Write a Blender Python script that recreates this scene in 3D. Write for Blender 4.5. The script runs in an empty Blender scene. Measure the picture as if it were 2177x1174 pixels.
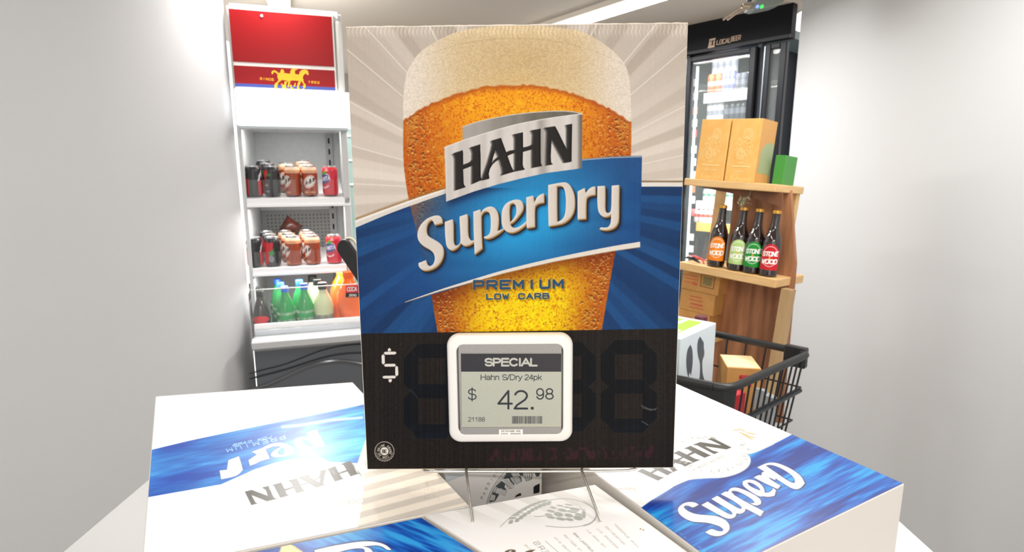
import bpy, math, random
import numpy as np
from mathutils import Vector, Matrix

# ------------------------------------------------------------ camera, world, exposure
FPX, CX, CY = 1200.0, 1088.5, 587.0          # focal length and centre of the 2177 x 1174 frame
PITCH = math.atan(222.0 / FPX)
EYE = np.array([0.0, 0.0, 1.5])
scene = bpy.context.scene
cam_data = bpy.data.cameras.new('camera')
cam = bpy.data.objects.new('camera', cam_data)
scene.collection.objects.link(cam)
cam.location = EYE
cam.rotation_euler = (math.pi / 2 - PITCH, 0, 0)
cam_data.sensor_width = 36.0
cam_data.lens = 36.0 * FPX / 2177.0
cam_data.clip_start = 0.02
cam_data.dof.use_dof = True
cam_data.dof.focus_distance = 0.53
cam_data.dof.aperture_fstop = 15.0
scene.camera = cam
scene.view_settings.view_transform = 'Standard'
scene.view_settings.look = 'None'
scene.view_settings.exposure = 0.0
scene.view_settings.gamma = 1.0
world = bpy.data.worlds.new('store_light')
world.use_nodes = True
world.node_tree.nodes['Background'].inputs[0].default_value = (1.0, 0.97, 0.94, 1)
world.node_tree.nodes['Background'].inputs[1].default_value = 1.72
scene.world = world

CEIL = 2.35
def area_light(name, loc, size_x, size_y, power, rot=(0, 0, 0), color=(1, 0.98, 0.95)):
    l = bpy.data.lights.new(name, 'AREA')
    l.shape = 'RECTANGLE'; l.size = size_x; l.size_y = size_y; l.energy = power; l.color = color
    o = bpy.data.objects.new(name, l)
    o.location = loc; o.rotation_euler = rot
    scene.collection.objects.link(o)
    return o
LAMPS = [  # x, y, heading of the tube, length, power : ceiling battens; the last two are bare lights with no batten built
    (0.46, 3.16, math.atan2(-0.48, 0.344), 1.15, 42),
    (-1.02, 2.62, math.atan2(-0.70, 0.25), 1.10, 26),
    (1.00, 1.20, math.atan2(-0.70, 0.25), 1.20, 20),
    (-0.30, 0.55, math.atan2(-0.70, 0.25), 1.20, 6),
    (0.25, -0.95, 0.0, 1.30, 24),  # unseen fill added behind the camera to light the poster front
]
for i, (x, y, a, L, pw) in enumerate(LAMPS):
    area_light('batten_and_fill_glow', (x, y, CEIL - 0.085), L, 0.12, pw, (0, 0, a))

# ------------------------------------------------------------ helpers
RGT = np.array([1.0, 0, 0])
FWD = np.array([0, math.cos(PITCH), -math.sin(PITCH)])
UPV = np.array([0, math.sin(PITCH), math.cos(PITCH)])
def ray(px, py):
    return RGT * ((px - CX) / FPX) - UPV * ((py - CY) / FPX) + FWD
def on_plane(px, py, P0, n):
    r = ray(px, py); P0 = np.asarray(P0, float); n = np.asarray(n, float)
    return EYE + r * (((P0 - EYE) @ n) / (r @ n))
def at_z(px, py, z): return on_plane(px, py, (0, 0, z), (0, 0, 1))
def at_y(px, py, y): return on_plane(px, py, (0, y, 0), (0, 1, 0))
def project(P):
    d = np.asarray(P, float) - EYE
    z = d @ FWD
    return CX + FPX * (d @ RGT) / z, CY - FPX * (d @ UPV) / z

def lin(c):
    c = np.asarray(c, float) / 255.0
    return np.where(c <= 0.04045, c / 12.92, ((c + 0.055) / 1.055) ** 2.4)

MATS = {}
def mat(name, rgb, rough=0.5, metal=0.0, spec=0.5, noise=None, emit=None, alpha=None, trans=0.0, coat=0.0):
    """rgb in 0-255; noise = (scale, amount, second rgb)"""
    if name in MATS: return MATS[name]
    m = bpy.data.materials.new(name); m.use_nodes = True
    nt = m.node_tree; b = nt.nodes['Principled BSDF']
    c = tuple(lin(rgb)) + (1,)
    b.inputs['Base Color'].default_value = c
    b.inputs['Roughness'].default_value = rough
    b.inputs['Metallic'].default_value = metal
    b.inputs['Specular IOR Level'].default_value = spec
    b.inputs['Transmission Weight'].default_value = trans
    b.inputs['Coat Weight'].default_value = coat
    if alpha is not None: b.inputs['Alpha'].default_value = alpha
    if noise:
        tc = nt.nodes.new('ShaderNodeTexCoord'); mp = nt.nodes.new('ShaderNodeMapping')
        n = nt.nodes.new('ShaderNodeTexNoise'); mx = nt.nodes.new('ShaderNodeMix'); mx.data_type = 'RGBA'
        sc = noise[0]
        mp.inputs['Scale'].default_value = sc if isinstance(sc, tuple) else (sc, sc, sc)
        n.inputs['Scale'].default_value = 1.0; n.inputs['Detail'].default_value = 5
        nt.links.new(tc.outputs['Object'], mp.inputs[0]); nt.links.new(mp.outputs[0], n.inputs['Vector'])
        rmp = nt.nodes.new('ShaderNodeMapRange')
        rmp.inputs[1].default_value = 0.5 - noise[1] / 2; rmp.inputs[2].default_value = 0.5 + noise[1] / 2
        nt.links.new(n.outputs[0], rmp.inputs[0]); nt.links.new(rmp.outputs[0], mx.inputs[0])
        mx.inputs[6].default_value = c; mx.inputs[7].default_value = tuple(lin(noise[2])) + (1,)
        nt.links.new(mx.outputs[2], b.inputs['Base Color'])
    if emit is not None:
        b.inputs['Emission Color'].default_value = c
        b.inputs['Emission Strength'].default_value = emit
    MATS[name] = m
    return m
def art_mat(name, rough=0.5, spec=0.4, coat=0.0, metal=0.0):
    if name in MATS: return MATS[name]
    m = bpy.data.materials.new(name); m.use_nodes = True
    nt = m.node_tree; b = nt.nodes['Principled BSDF']
    a = nt.nodes.new('ShaderNodeAttribute'); a.attribute_name = 'print'
    nt.links.new(a.outputs['Color'], b.inputs['Base Color'])
    b.inputs['Roughness'].default_value = rough; b.inputs['Specular IOR Level'].default_value = spec
    b.inputs['Coat Weight'].default_value = coat; b.inputs['Metallic'].default_value = metal
    MATS[name] = m
    return m

def tag(o, label=None, cat=None, group=None, kind=None):
    if label: o['label'] = label
    if cat: o['category'] = cat
    if group: o['group'] = group
    if kind: o['kind'] = kind
    return o
def empty(name, loc, label=None, cat=None, group=None, rz=0.0):
    o = bpy.data.objects.new(name, None); scene.collection.objects.link(o)
    o.location = tuple(loc); o.rotation_euler = (0, 0, rz); o.empty_display_size = 0.05
    bpy.context.view_layer.update()
    return tag(o, label, cat, group)
def parent_keep(o, p):
    """the mesh keeps its world place: children are built in world coordinates"""
    o.parent = p
    if p is not None: o.matrix_parent_inverse = WORLD_INV(p)
def WORLD_INV(p):
    m = Matrix.LocRotScale(p.location, p.rotation_euler, p.scale)
    return m.inverted()
def copy_tree(o, loc=None, rz=None, label=None, group=None):
    c = o.copy(); scene.collection.objects.link(c)
    if loc is not None: c.location = tuple(loc)
    if rz is not None: c.rotation_euler = (0, 0, rz) if not isinstance(rz, tuple) else rz
    if label: c['label'] = label
    if group: c['group'] = group
    for ch in [k for k in bpy.data.objects if k.parent == o]:
        d = ch.copy(); scene.collection.objects.link(d); d.parent = c
        for g in [k for k in bpy.data.objects if k.parent == ch]:
            e = g.copy(); scene.collection.objects.link(e); e.parent = d
    return c

class Frame:
    """a local frame: r to the right, d into the depth, z up"""
    def __init__(s, o, er, ed, ez=(0, 0, 1)):
        s.o = np.asarray(o, float); s.er = np.asarray(er, float); s.ed = np.asarray(ed, float); s.ez = np.asarray(ez, float)
    def P(s, r, d, z): return s.o + s.er * r + s.ed * d + s.ez * z
    def px(s, x, y, d=0.0):
        Q = on_plane(x, y, s.o + s.ed * d, np.cross(s.er, s.ez)) - s.o
        return float(Q @ s.er), float(Q @ s.ez)
    def pt(s, x, y, d=0.0):
        r, z = s.px(x, y, d); return s.P(r, d, z)
WORLD = Frame((0, 0, 0), (1, 0, 0), (0, 1, 0))

class MB:
    def __init__(s): s.v = []; s.f = []; s.m = []
    def add(s, vs, fs, mi=0):
        o = len(s.v); s.v += [tuple(map(float, p)) for p in vs]
        for f in fs: s.f.append(tuple(i + o for i in f)); s.m.append(mi)
    def box(s, r0, r1, d0, d1, z0, z1, fr=WORLD, mi=0):
        vs = [fr.P(r, d, z) for z in (z0, z1) for d in (d0, d1) for r in (r0, r1)]
        s.add(vs, [(0, 2, 3, 1), (4, 5, 7, 6), (0, 1, 5, 4), (2, 6, 7, 3), (0, 4, 6, 2), (1, 3, 7, 5)], mi)
        return s
    def prism(s, poly, off, mi=0):
        """poly: 3d loop, off: vector to the other side"""
        n = len(poly); off = np.asarray(off, float)
        vs = [np.asarray(p, float) for p in poly] + [np.asarray(p, float) + off for p in poly]
        fs = [tuple(range(n)), tuple(range(2 * n - 1, n - 1, -1))]
        fs += [(i, i + n, (i + 1) % n + n, (i + 1) % n) for i in range(n)]
        s.add(vs, fs, mi); return s
    def tube(s, pts, rad, n=8, mi=0, caps=True):
        pts = [np.asarray(p, float) for p in pts]; rings = []; N = len(pts)
        t = pts[1] - pts[0]; up = np.array([0, 0, 1.0])
        if abs(t @ up) > 0.9 * np.linalg.norm(t): up = np.array([1.0, 0, 0])
        for i, p in enumerate(pts):
            t = pts[min(i + 1, N - 1)] - pts[max(i - 1, 0)]; t = t / np.linalg.norm(t)
            a = np.cross(t, up); a /= np.linalg.norm(a); b = np.cross(a, t); up = b
            rr = rad[i] if isinstance(rad, (list, tuple)) else rad
            rings.append([p + rr * (a * math.cos(2 * math.pi * k / n) + b * math.sin(2 * math.pi * k / n)) for k in range(n)])
        vs = [q for r in rings for q in r]; fs = []
        for i in range(N - 1):
            for k in range(n):
                k2 = (k + 1) % n
                fs.append((i * n + k, i * n + k2, (i + 1) * n + k2, (i + 1) * n + k))
        if caps: fs += [tuple(range(n - 1, -1, -1)), tuple((N - 1) * n + k for k in range(n))]
        s.add(vs, fs, mi); return s
    def lathe(s, prof, n=28, mi=0, o=(0, 0, 0)):
        vs = []; fs = []; o = np.asarray(o, float)
        for r, z in prof:
            for k in range(n):
                a = 2 * math.pi * k / n; vs.append(o + np.array([r * math.cos(a), r * math.sin(a), z]))
        for i in range(len(prof) - 1):
            for k in range(n):
                k2 = (k + 1) % n; fs.append((i * n + k, i * n + k2, (i + 1) * n + k2, (i + 1) * n + k))
        fs += [tuple(range(n - 1, -1, -1)), tuple((len(prof) - 1) * n + k for k in range(n))]
        s.add(vs, fs, mi); return s
    def build(s, name, mats, parent=None, smooth=False, bevel=0.0, local=False):
        me = bpy.data.meshes.new(name); me.from_pydata(s.v, [], s.f)
        if not isinstance(mats, (list, tuple)): mats = [mats]
        for m in mats: me.materials.append(m)
        me.polygons.foreach_set('material_index', s.m)
        if smooth: me.polygons.foreach_set('use_smooth', [True] * len(s.f))
        me.update()
        o = bpy.data.objects.new(name, me); scene.collection.objects.link(o)
        if parent is not None:
            o.parent = parent
            if not local: o.matrix_parent_inverse = WORLD_INV(parent)
        if smooth:
            try: me.set_sharp_from_angle(angle=math.radians(38))
            except Exception: pass
        if bevel:
            b = o.modifiers.new('edge', 'BEVEL'); b.width = bevel; b.segments = 3; b.limit_method = 'ANGLE'
        return o

def grid_obj(name, P, col, material, parent=None, local=False, smooth=True):
    """P (nv,nu,3) points, col (nv,nu,3) linear colours: a finely divided printed surface"""
    nv, nu = P.shape[:2]
    me = bpy.data.meshes.new(name)
    me.vertices.add(nv * nu); me.vertices.foreach_set('co', P.reshape(-1).astype(np.float32))
    i = np.arange((nv - 1) * (nu - 1)); r = i // (nu - 1); c = i % (nu - 1); a = r * nu + c
    q = np.stack([a, a + 1, a + nu + 1, a + nu], 1).astype(np.int32)
    me.loops.add(q.size); me.loops.foreach_set('vertex_index', q.reshape(-1))
    me.polygons.add(len(q)); me.polygons.foreach_set('loop_start', np.arange(0, q.size, 4, dtype=np.int32))
    me.polygons.foreach_set('use_smooth', np.full(len(q), smooth))
    me.update(calc_edges=True)
    at = me.color_attributes.new('print', 'FLOAT_COLOR', 'POINT')
    rgba = np.ones((nv * nu, 4), np.float32); rgba[:, :3] = np.clip(col.reshape(-1, 3), 0, 1)
    at.data.foreach_set('color', rgba.reshape(-1))
    me.materials.append(material)
    o = bpy.data.objects.new(name, me); scene.collection.objects.link(o)
    if parent is not None:
        o.parent = parent
        if not local: o.matrix_parent_inverse = WORLD_INV(parent)
    return o

# ------------------------------------------------------------ drawing of printed artwork
rng = np.random.default_rng(7)
def smooth_poly(pts, closed=True, k=2, corner=50):
    pts = [np.array(p, float) for p in pts]
    for _ in range(k):
        out = []; n = len(pts)
        for i in range(n):
            a, b, c = pts[i - 1], pts[i], pts[(i + 1) % n]
            if not closed and i in (0, n - 1): out.append(b); continue
            u = b - a; w = c - b; lu = np.hypot(*u); lw = np.hypot(*w)
            if lu < 1e-9 or lw < 1e-9: continue
            ang = math.degrees(math.acos(max(-1, min(1, float(u @ w) / (lu * lw)))))
            if ang > corner: out.append(b)
            else: out += [b - u * 0.25, b + w * 0.25]
        pts = out; corner *= 0.9
    return pts
def vnoise(h, w, cy, cx, r=None):
    r = r or rng
    gh, gw = int(h / cy) + 3, int(w / cx) + 3
    g = r.random((gh, gw))
    y = np.arange(h) / cy; x = np.arange(w) / cx
    yi = y.astype(int); xi = x.astype(int); fy = y - yi; fx = x - xi
    fy = fy * fy * (3 - 2 * fy); fx = fx * fx * (3 - 2 * fx)
    top = g[yi][:, xi] * (1 - fx) + g[yi][:, xi + 1] * fx
    bot = g[yi + 1][:, xi] * (1 - fx) + g[yi + 1][:, xi + 1] * fx
    return top * (1 - fy[:, None]) + bot * fy[:, None]
def sstep(a, b, x):
    t = np.clip((x - a) / (b - a), 0, 1); return t * t * (3 - 2 * t)
FONT = {
 'A': [[(0,0),(.5,1),(1,0)],[(.2,.35),(.8,.35)]], 'B': [[(0,0),(0,1),(.8,1),(.95,.85),(.95,.65),(.8,.53),(0,.53)],[(.8,.53),(1,.4),(1,.15),(.85,0),(0,0)]],
 'C': [[(1,.8),(.85,1),(.15,1),(0,.85),(0,.15),(.15,0),(.85,0),(1,.2)]], 'D': [[(0,0),(0,1),(.75,1),(1,.8),(1,.2),(.75,0),(0,0)]],
 'E': [[(1,1),(0,1),(0,0),(1,0)],[(0,.5),(.8,.5)]], 'F': [[(1,1),(0,1),(0,0)],[(0,.5),(.8,.5)]],
 'G': [[(1,.8),(.85,1),(.15,1),(0,.85),(0,.15),(.15,0),(1,0),(1,.45),(.6,.45)]], 'H': [[(0,0),(0,1)],[(1,0),(1,1)],[(0,.5),(1,.5)]],
 'I': [[(.5,0),(.5,1)]], 'J': [[(1,1),(1,.15),(.8,0),(.2,0),(0,.2)]], 'K': [[(0,0),(0,1)],[(1,1),(0,.45)],[(.25,.6),(1,0)]],
 'L': [[(0,1),(0,0),(1,0)]], 'M': [[(0,0),(0,1),(.5,.3),(1,1),(1,0)]], 'N': [[(0,0),(0,1),(1,0),(1,1)]],
 'O': [[(.15,0),(0,.15),(0,.85),(.15,1),(.85,1),(1,.85),(1,.15),(.85,0),(.15,0)]], 'P': [[(0,0),(0,1),(.85,1),(1,.87),(1,.52),(.85,.4),(0,.4)]],
 'R': [[(0,0),(0,1),(.85,1),(1,.87),(1,.57),(.85,.45),(0,.45)],[(.5,.45),(1,0)]], 'S': [[(1,.82),(.85,1),(.15,1),(0,.85),(0,.65),(.15,.53),(.85,.47),(1,.35),(1,.15),(.85,0),(.15,0),(0,.18)]],
 'T': [[(0,1),(1,1)],[(.5,1),(.5,0)]], 'U': [[(0,1),(0,.15),(.15,0),(.85,0),(1,.15),(1,1)]], 'V': [[(0,1),(.5,0),(1,1)]],
 'W': [[(0,1),(.25,0),(.5,.75),(.75,0),(1,1)]], 'X': [[(0,0),(1,1)],[(0,1),(1,0)]], 'Y': [[(0,1),(.5,.5),(1,1)],[(.5,.5),(.5,0)]],
 'Z': [[(0,1),(1,1),(0,0),(1,0)]], '.': [[(.45,0),(.55,0)]], '&': [[(1,0),(.2,.75),(.3,1),(.6,1),(.65,.8),(.05,.3),(.2,0),(.6,0),(1,.4)]],
 '1': [[(.3,.8),(.55,1),(.55,0)]], '2': [[(0,.8),(.2,1),(.8,1),(1,.8),(1,.6),(0,0),(1,0)]], '8': [[(.15,.5),(0,.65),(0,.85),(.15,1),(.85,1),(1,.85),(1,.65),(.85,.5),(1,.35),(1,.15),(.85,0),(.15,0),(0,.15),(0,.35),(.15,.5),(.85,.5)]],
 '4': [[(.8,0),(.8,1),(0,.3),(1,.3)]], '0': [[(.15,0),(0,.15),(0,.85),(.15,1),(.85,1),(1,.85),(1,.15),(.85,0),(.15,0)]], '9': [[(.1,0),(.8,0),(1,.2),(1,.85),(.85,1),(.15,1),(0,.85),(0,.55),(.15,.42),(1,.42)]],
}
class Canvas:
    def __init__(s, x0, y0, x1, y1, k=1.0, col=(255, 255, 255)):
        s.x0, s.y0, s.k = x0, y0, k
        s.w, s.h = int((x1 - x0) * k), int((y1 - y0) * k)
        s.a = np.empty((s.h, s.w, 3)); s.a[:] = col
        s.X = (np.arange(s.w) + 0.5)[None, :] / k + x0 + np.zeros((s.h, 1))
        s.Y = (np.arange(s.h) + 0.5)[:, None] / k + y0 + np.zeros((1, s.w))
    def mask(s, polys, sub=3):
        if len(polys) and not hasattr(polys[0][0], '__len__'): polys = [polys]
        M = np.zeros((s.h, s.w))
        E = []
        for p in polys:
            p = [((q[0] - s.x0) * s.k, (q[1] - s.y0) * s.k) for q in p]
            for i in range(len(p)):
                E.append(p[i - 1] + p[i])
        E = np.array(E); ylo = np.minimum(E[:, 1], E[:, 3]); yhi = np.maximum(E[:, 1], E[:, 3])
        for row in range(max(0, int(ylo.min())), min(s.h, int(yhi.max()) + 1)):
            for j in range(sub):
                y = row + (j + 0.5) / sub
                e = E[(ylo <= y) & (yhi > y)]
                if not len(e): continue
                xs = np.sort(e[:, 0] + (y - e[:, 1]) / (e[:, 3] - e[:, 1]) * (e[:, 2] - e[:, 0]))
                for a, b in zip(xs[::2], xs[1::2]):
                    a = min(max(a, 0), s.w - 1e-6); b = min(max(b, 0), s.w - 1e-6)
                    if b <= a: continue
                    ia, ib = int(a), int(b)
                    if ia == ib: M[row, ia] += (b - a) / sub
                    else:
                        M[row, ia] += (ia + 1 - a) / sub; M[row, ib] += (b - ib) / sub
                        M[row, ia + 1:ib] += 1.0 / sub
        return np.clip(M, 0, 1)
    def strokes(s, lines, w):
        """lines: list of polylines in canvas units, w width"""
        M = np.zeros((s.h, s.w))
        for pl in lines:
            for (ax, ay), (bx, by) in zip(pl[:-1], pl[1:]):
                i0 = int((min(ax, bx) - w - s.x0) * s.k) - 1; i1 = int((max(ax, bx) + w - s.x0) * s.k) + 2
                j0 = int((min(ay, by) - w - s.y0) * s.k) - 1; j1 = int((max(ay, by) + w - s.y0) * s.k) + 2
                i0, j0 = max(i0, 0), max(j0, 0); i1, j1 = min(i1, s.w), min(j1, s.h)
                if i0 >= i1 or j0 >= j1: continue
                X = s.X[j0:j1, i0:i1] - ax; Y = s.Y[j0:j1, i0:i1] - ay; dx, dy = bx - ax, by - ay
                t = np.clip((X * dx + Y * dy) / max(dx * dx + dy * dy, 1e-9), 0, 1)
                d = np.hypot(X - t * dx, Y - t * dy)
                M[j0:j1, i0:i1] = np.maximum(M[j0:j1, i0:i1], np.clip((w / 2 - d) * s.k + 0.5, 0, 1))
        return M
    def blur(s, M, sg):
        sg *= s.k; r = max(1, int(sg * 3)); g = np.exp(-0.5 * (np.arange(-r, r + 1) / sg) ** 2); g /= g.sum()
        nz = np.argwhere(M > 0)
        if not len(nz): return M
        j0, i0 = nz.min(0); j1, i1 = nz.max(0) + 1
        j0, i0 = max(0, j0 - r), max(0, i0 - r); j1, i1 = min(s.h, j1 + r), min(s.w, i1 + r)
        S = np.pad(M[j0:j1, i0:i1], r, mode='edge'); h, w = j1 - j0, i1 - i0
        T = sum(g[k] * S[k:k + h] for k in range(2 * r + 1))
        T = sum(g[k] * T[:, k:k + w] for k in range(2 * r + 1))
        O = np.zeros_like(M); O[j0:j1, i0:i1] = T; return O
    def shift(s, M, dx, dy):
        dx, dy = int(round(dx * s.k)), int(round(dy * s.k)); O = np.zeros_like(M)
        O[max(dy, 0):s.h + min(dy, 0), max(dx, 0):s.w + min(dx, 0)] = M[max(-dy, 0):s.h + min(-dy, 0), max(-dx, 0):s.w + min(-dx, 0)]
        return O
    def fill(s, M, col, al=1.0):
        M = (M * al)[..., None]; s.a = s.a * (1 - M) + np.asarray(col, float) * M
    def text(s, t, o, ex, ey, w, col, adv=1.3, al=1.0):
        """o: baseline start; ex: vector of one letter's width; ey: vector of the cap height"""
        o = np.array(o, float); ex = np.array(ex, float); ey = np.array(ey, float); L = []
        for i, ch in enumerate(t):
            for pl in FONT.get(ch, []):
                L.append([tuple(o + ex * (i * adv + x) + ey * y) for x, y in pl])
        M = s.strokes(L, w)
        if col is not None: s.fill(M, col, al)
        return M
    def noise(s, cy, cx): return vnoise(s.h, s.w, cy * s.k, cx * s.k)
    def sample(s, X, Y):
        x = np.clip((X - s.x0) * s.k - 0.5, 0, s.w - 1.001); y = np.clip((Y - s.y0) * s.k - 0.5, 0, s.h - 1.001)
        xi = x.astype(int); yi = y.astype(int); fx = (x - xi)[..., None]; fy = (y - yi)[..., None]; A = s.a
        return (A[yi, xi] * (1 - fx) + A[yi, xi + 1] * fx) * (1 - fy) + (A[yi + 1, xi] * (1 - fx) + A[yi + 1, xi + 1] * fx) * fy
def tr(pts, ox, oy, sc):
    return [(ox + x / sc, oy + y / sc) for x, y in pts]
scene.cycles.use_denoising = True
# ------------------------------------------------------------ the poster: pose and artwork
PO = np.array([0.00775, 0.50602, 1.21626]); PW, PH = 0.297, 0.4088
def _rot(a, b, c):
    ca, sa, cb, sb, cc, sc = math.cos(a), math.sin(a), math.cos(b), math.sin(b), math.cos(c), math.sin(c)
    return np.array([[ca, -sa, 0], [sa, ca, 0], [0, 0, 1]]) @ np.array([[1, 0, 0], [0, cb, -sb], [0, sb, cb]]) @ np.array([[cc, 0, sc], [0, 1, 0], [-sc, 0, cc]])
_M = _rot(-0.00752, -0.03804, -0.00985)
POST = Frame(PO, _M @ [1, 0, 0], _M @ [0, 1, 0], _M @ [0, 0, 1])
GAIN = 1.30      # how strongly the room lights the board, relative to white = 1

def draw_poster():
    c = Canvas(728, 40, 1474, 1008, 1.5, (203, 190, 178))
    X, Y = c.X, c.Y
    ang = np.degrees(np.arctan2(Y - 408, X - 1098)); rad = np.hypot(X - 1098, Y - 408)
    # sun rays on the pale ground
    def rays(seed, step):
        r = np.random.default_rng(seed); g = r.random(int(360 / step) + 2)
        t = (ang + 180) / step; i = t.astype(int); f = t - i; f = sstep(0.35, 0.65, f)
        return g[i] * (1 - f) + g[i + 1] * f
    R = rays(3, 3.4)
    top = np.array([204, 190, 175])[None, None] + (R[..., None] - 0.45) * np.array([30, 31, 32]) + (sstep(60, 420, Y) * 30 - 12)[..., None]
    c.a = top
    for sx, sl, ln in [(1098, 1.09, -1), (1098, .84, -1), (1098, .54, -1), (1098, .28, -1), (1098, .05, -1), (1098, -1.2, 1), (1098, -.85, 1), (1098, -.51, 1), (1098, -.22, 1), (1098, 1.9, -1), (1098, -2.1, 1)]:
        d = np.array([ln, ln * sl]) / math.hypot(1, sl); w = 2.2
        M = c.strokes([[(1098 + d[0] * 120, 408 + d[1] * 120), (1098 + d[0] * 560, 408 + d[1] * 560)]], w)
        c.fill(M, (238, 229, 218), 0.75)
    # dark blue ground with rays
    blue = [(740, 486), (757, 478), (830, 446), (900, 422), (947, 408), (1238, 350), (1364, 391), (1474, 391), (1474, 720), (728, 720)]
    Bm = c.mask(blue)
    Rb = rays(11, 3.0)
    ang2 = sstep(0, 1, 1 - rad / 620)
    bl = np.array([20, 48, 88])[None, None] + Rb[..., None] * np.array([10, 28, 38]) + ang2[..., None] * np.array([4, 14, 22])
    c.fill(Bm, bl) if False else None
    c.a = c.a * (1 - Bm[..., None]) + bl * Bm[..., None]
    # beer glass
    glass = [(857.5, 250.5), (857, 212), (862, 161), (875, 133), (895, 107.5), (937, 82), (978, 64.5), (1040, 56), (1095, 54), (1150, 55), (1212, 61), (1247, 70), (1288, 95.5), (1316, 119.5), (1333, 144), (1340, 178), (1342.5, 250.5), (1342, 330), (1336, 400), (1322, 470), (1309, 533), (1293, 620), (1278, 712), (931, 712), (924, 670), (916, 621), (895, 530), (868, 423), (860, 370), (857, 330)]
    G = c.mask(smooth_poly(glass, k=2)); 
    foamline = [(840, 268), (857, 256), (885, 237), (919, 219), (971, 199), (1023, 186), (1074, 181), (1126, 181), (1178, 188), (1229, 202), (1281, 223), (1316, 243), (1341, 259), (1360, 275)]
    fy = np.interp(X[0], [p[0] for p in foamline], [p[1] for p in foamline])[None, :]
    dd = Y - fy + (c.noise(7, 7) - .5) * 5
    n1 = c.noise(2.6, 2.6); n2 = c.noise(6, 6); n3 = c.noise(1.5, 1.5); big = c.noise(50, 60)
    hx = np.abs(X - 1100) / 242
    foam = np.array([220, 196, 156])[None, None] + 0 * R[..., None]
    cent = np.exp(-(((X - 1110) / 130) ** 2 + ((Y - 130) / 60) ** 2))[..., None]
    foam = foam + (np.array([235, 222, 208]) - foam) * sstep(0.45, 0.97, hx)[..., None] * 0.9 + cent * np.array([-10, -16, -26])
    foam = foam + ((n1 - .5) * 20 + (n3 - .5) * 14)[..., None] + sstep(-45, -2, dd)[..., None] * (1 - hx[..., None]) * np.array([4, -2, -12])
    toprim = sstep(0, 1, 1 - np.abs(Y - (82 + 55 * (np.abs(X - 1095) / 230) ** 2.2)) / 1.6)[..., None]
    foam = foam - toprim * 16
    # beer colours
    t = np.clip((Y - 180) / 530, 0, 1)[..., None]
    bc = np.array([247, 150, 20]) * (1 - t) + np.array([252, 214, 14]) * t
    ex = np.array([206, 104, 26]) * (1 - t) + np.array([184, 92, 26]) * t
    glasshalf = np.interp(Y[:, 0], [250, 330, 423, 533, 712], [242, 242, 232, 206, 173])[:, None]
    ctr = np.interp(Y[:, 0], [250, 712], [1100, 1104])[:, None]
    h = np.clip(np.abs(X - ctr) / glasshalf, 0, 1)
    k = sstep(0.28, 0.93, h)[..., None]
    beer = bc * (1 - k) + ex * k
    up = np.exp(-(((X - 1080) / 150) ** 2 + ((Y - 222) / 45) ** 2))[..., None]
    beer = beer + (np.array([250, 172, 24]) - beer) * up * 0.8
    lr = sstep(0.86, 0.9, h)[..., None] * sstep(330, 230, Y)[..., None]
    beer = beer + (np.array([214, 150, 70]) - beer) * lr * 0.6
    yg = np.exp(-(((X - 1125) / 95) ** 2 + ((Y - 640) / 75) ** 2))[..., None]
    beer = beer + (np.array([253, 216, 8]) - beer) * yg * 0.9
    sg = sstep(70, 0, Y - np.interp(X[0], [861, 937, 1005, 1074, 1178, 1298, 1361], [642, 618, 598, 578, 553, 528, 518])[None, :])
    beer = beer * (1 - (0.45 * sg * (Y > 500))[..., None] * np.array([0.55, 0.85, 1.0]))
    gr = (n1 - .55) * 1.0
    speck = sstep(0.02, 0.26, gr) * (0.65 + 0.5 * big)
    beer = beer * (1 - speck[..., None] * np.array([.13, .34, .5]))
    brt = sstep(0.62, 0.8, n2) * 0.5
    beer = beer + brt[..., None] * np.array([10, 34, 14])
    rim = sstep(16, 0, dd)[..., None] * (0.8)
    beer = beer + (np.array([178, 78, 20]) - beer) * rim
    fm = sstep(2.5, -2.5, dd)[..., None]
    glasscol = beer * (1 - fm) + foam * fm
    c.a = c.a * (1 - G[..., None]) + glasscol * G[..., None]
    # condensation drops, denser towards both sides of the glass
    r = np.random.default_rng(5)
    for _ in range(1300):
        y = r.uniform(235, 705); side = r.random()
        hw = float(np.interp(y, [250, 330, 423, 533, 712], [242, 242, 232, 206, 173]))
        cxx = float(np.interp(y, [250, 712], [1100, 1104]))
        u = (0.97 - abs(r.normal(0, 0.14))) if side < 0.8 else r.uniform(0.2, 0.95)
        x = cxx + hw * u * r.choice([-1, 1]); s = r.uniform(1.2, 3.4) * (1.0 if u > .7 else .8)
        if y < np.interp(x, [p[0] for p in foamline], [p[1] for p in foamline]) + 6: continue
        i0, i1 = int((x - 6 - c.x0) * c.k), int((x + 6 - c.x0) * c.k); j0, j1 = int((y - 7 - c.y0) * c.k), int((y + 7 - c.y0) * c.k)
        sx = X[j0:j1, i0:i1]; sy = Y[j0:j1, i0:i1]
        d = np.hypot((sx - x) / s, (sy - y) / (s * 1.3))
        m = sstep(1.2, .7, d)[..., None] * 0.62 * G[j0:j1, i0:i1, None]
        dark = np.array([100, 38, 6]) if y > 330 or u > .8 else np.array([190, 96, 16])
        lo = np.array([246, 190, 96]); f = sstep(-.8, .8, (sy - y) / s)[..., None]
        c.a[j0:j1, i0:i1] = c.a[j0:j1, i0:i1] * (1 - m) + (dark * (1 - f) + lo * f) * m
    for px_, s in ((1341.0, 1), (857.5, -1)):
        M = c.strokes([[(px_ - 3 * s, 262), (px_ - 3 * s, 325)]], 3); c.fill(c.blur(M, 1.2), (196, 96, 20), .8)
    # blue ribbon
    topl = [(740, 488), (757, 481), (830, 449), (900, 425), (947, 410)]
    ribbon = topl + [(1238, 338), (1300, 333), (1365, 331), (1363, 420), (1361, 517), (1298, 531), (1178, 555), (1074, 580), (1005, 601), (937, 622), (861, 644), (740, 700)]
    # the ribbon fades into the blue ground on its left
    Rm = c.mask(ribbon)
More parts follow.
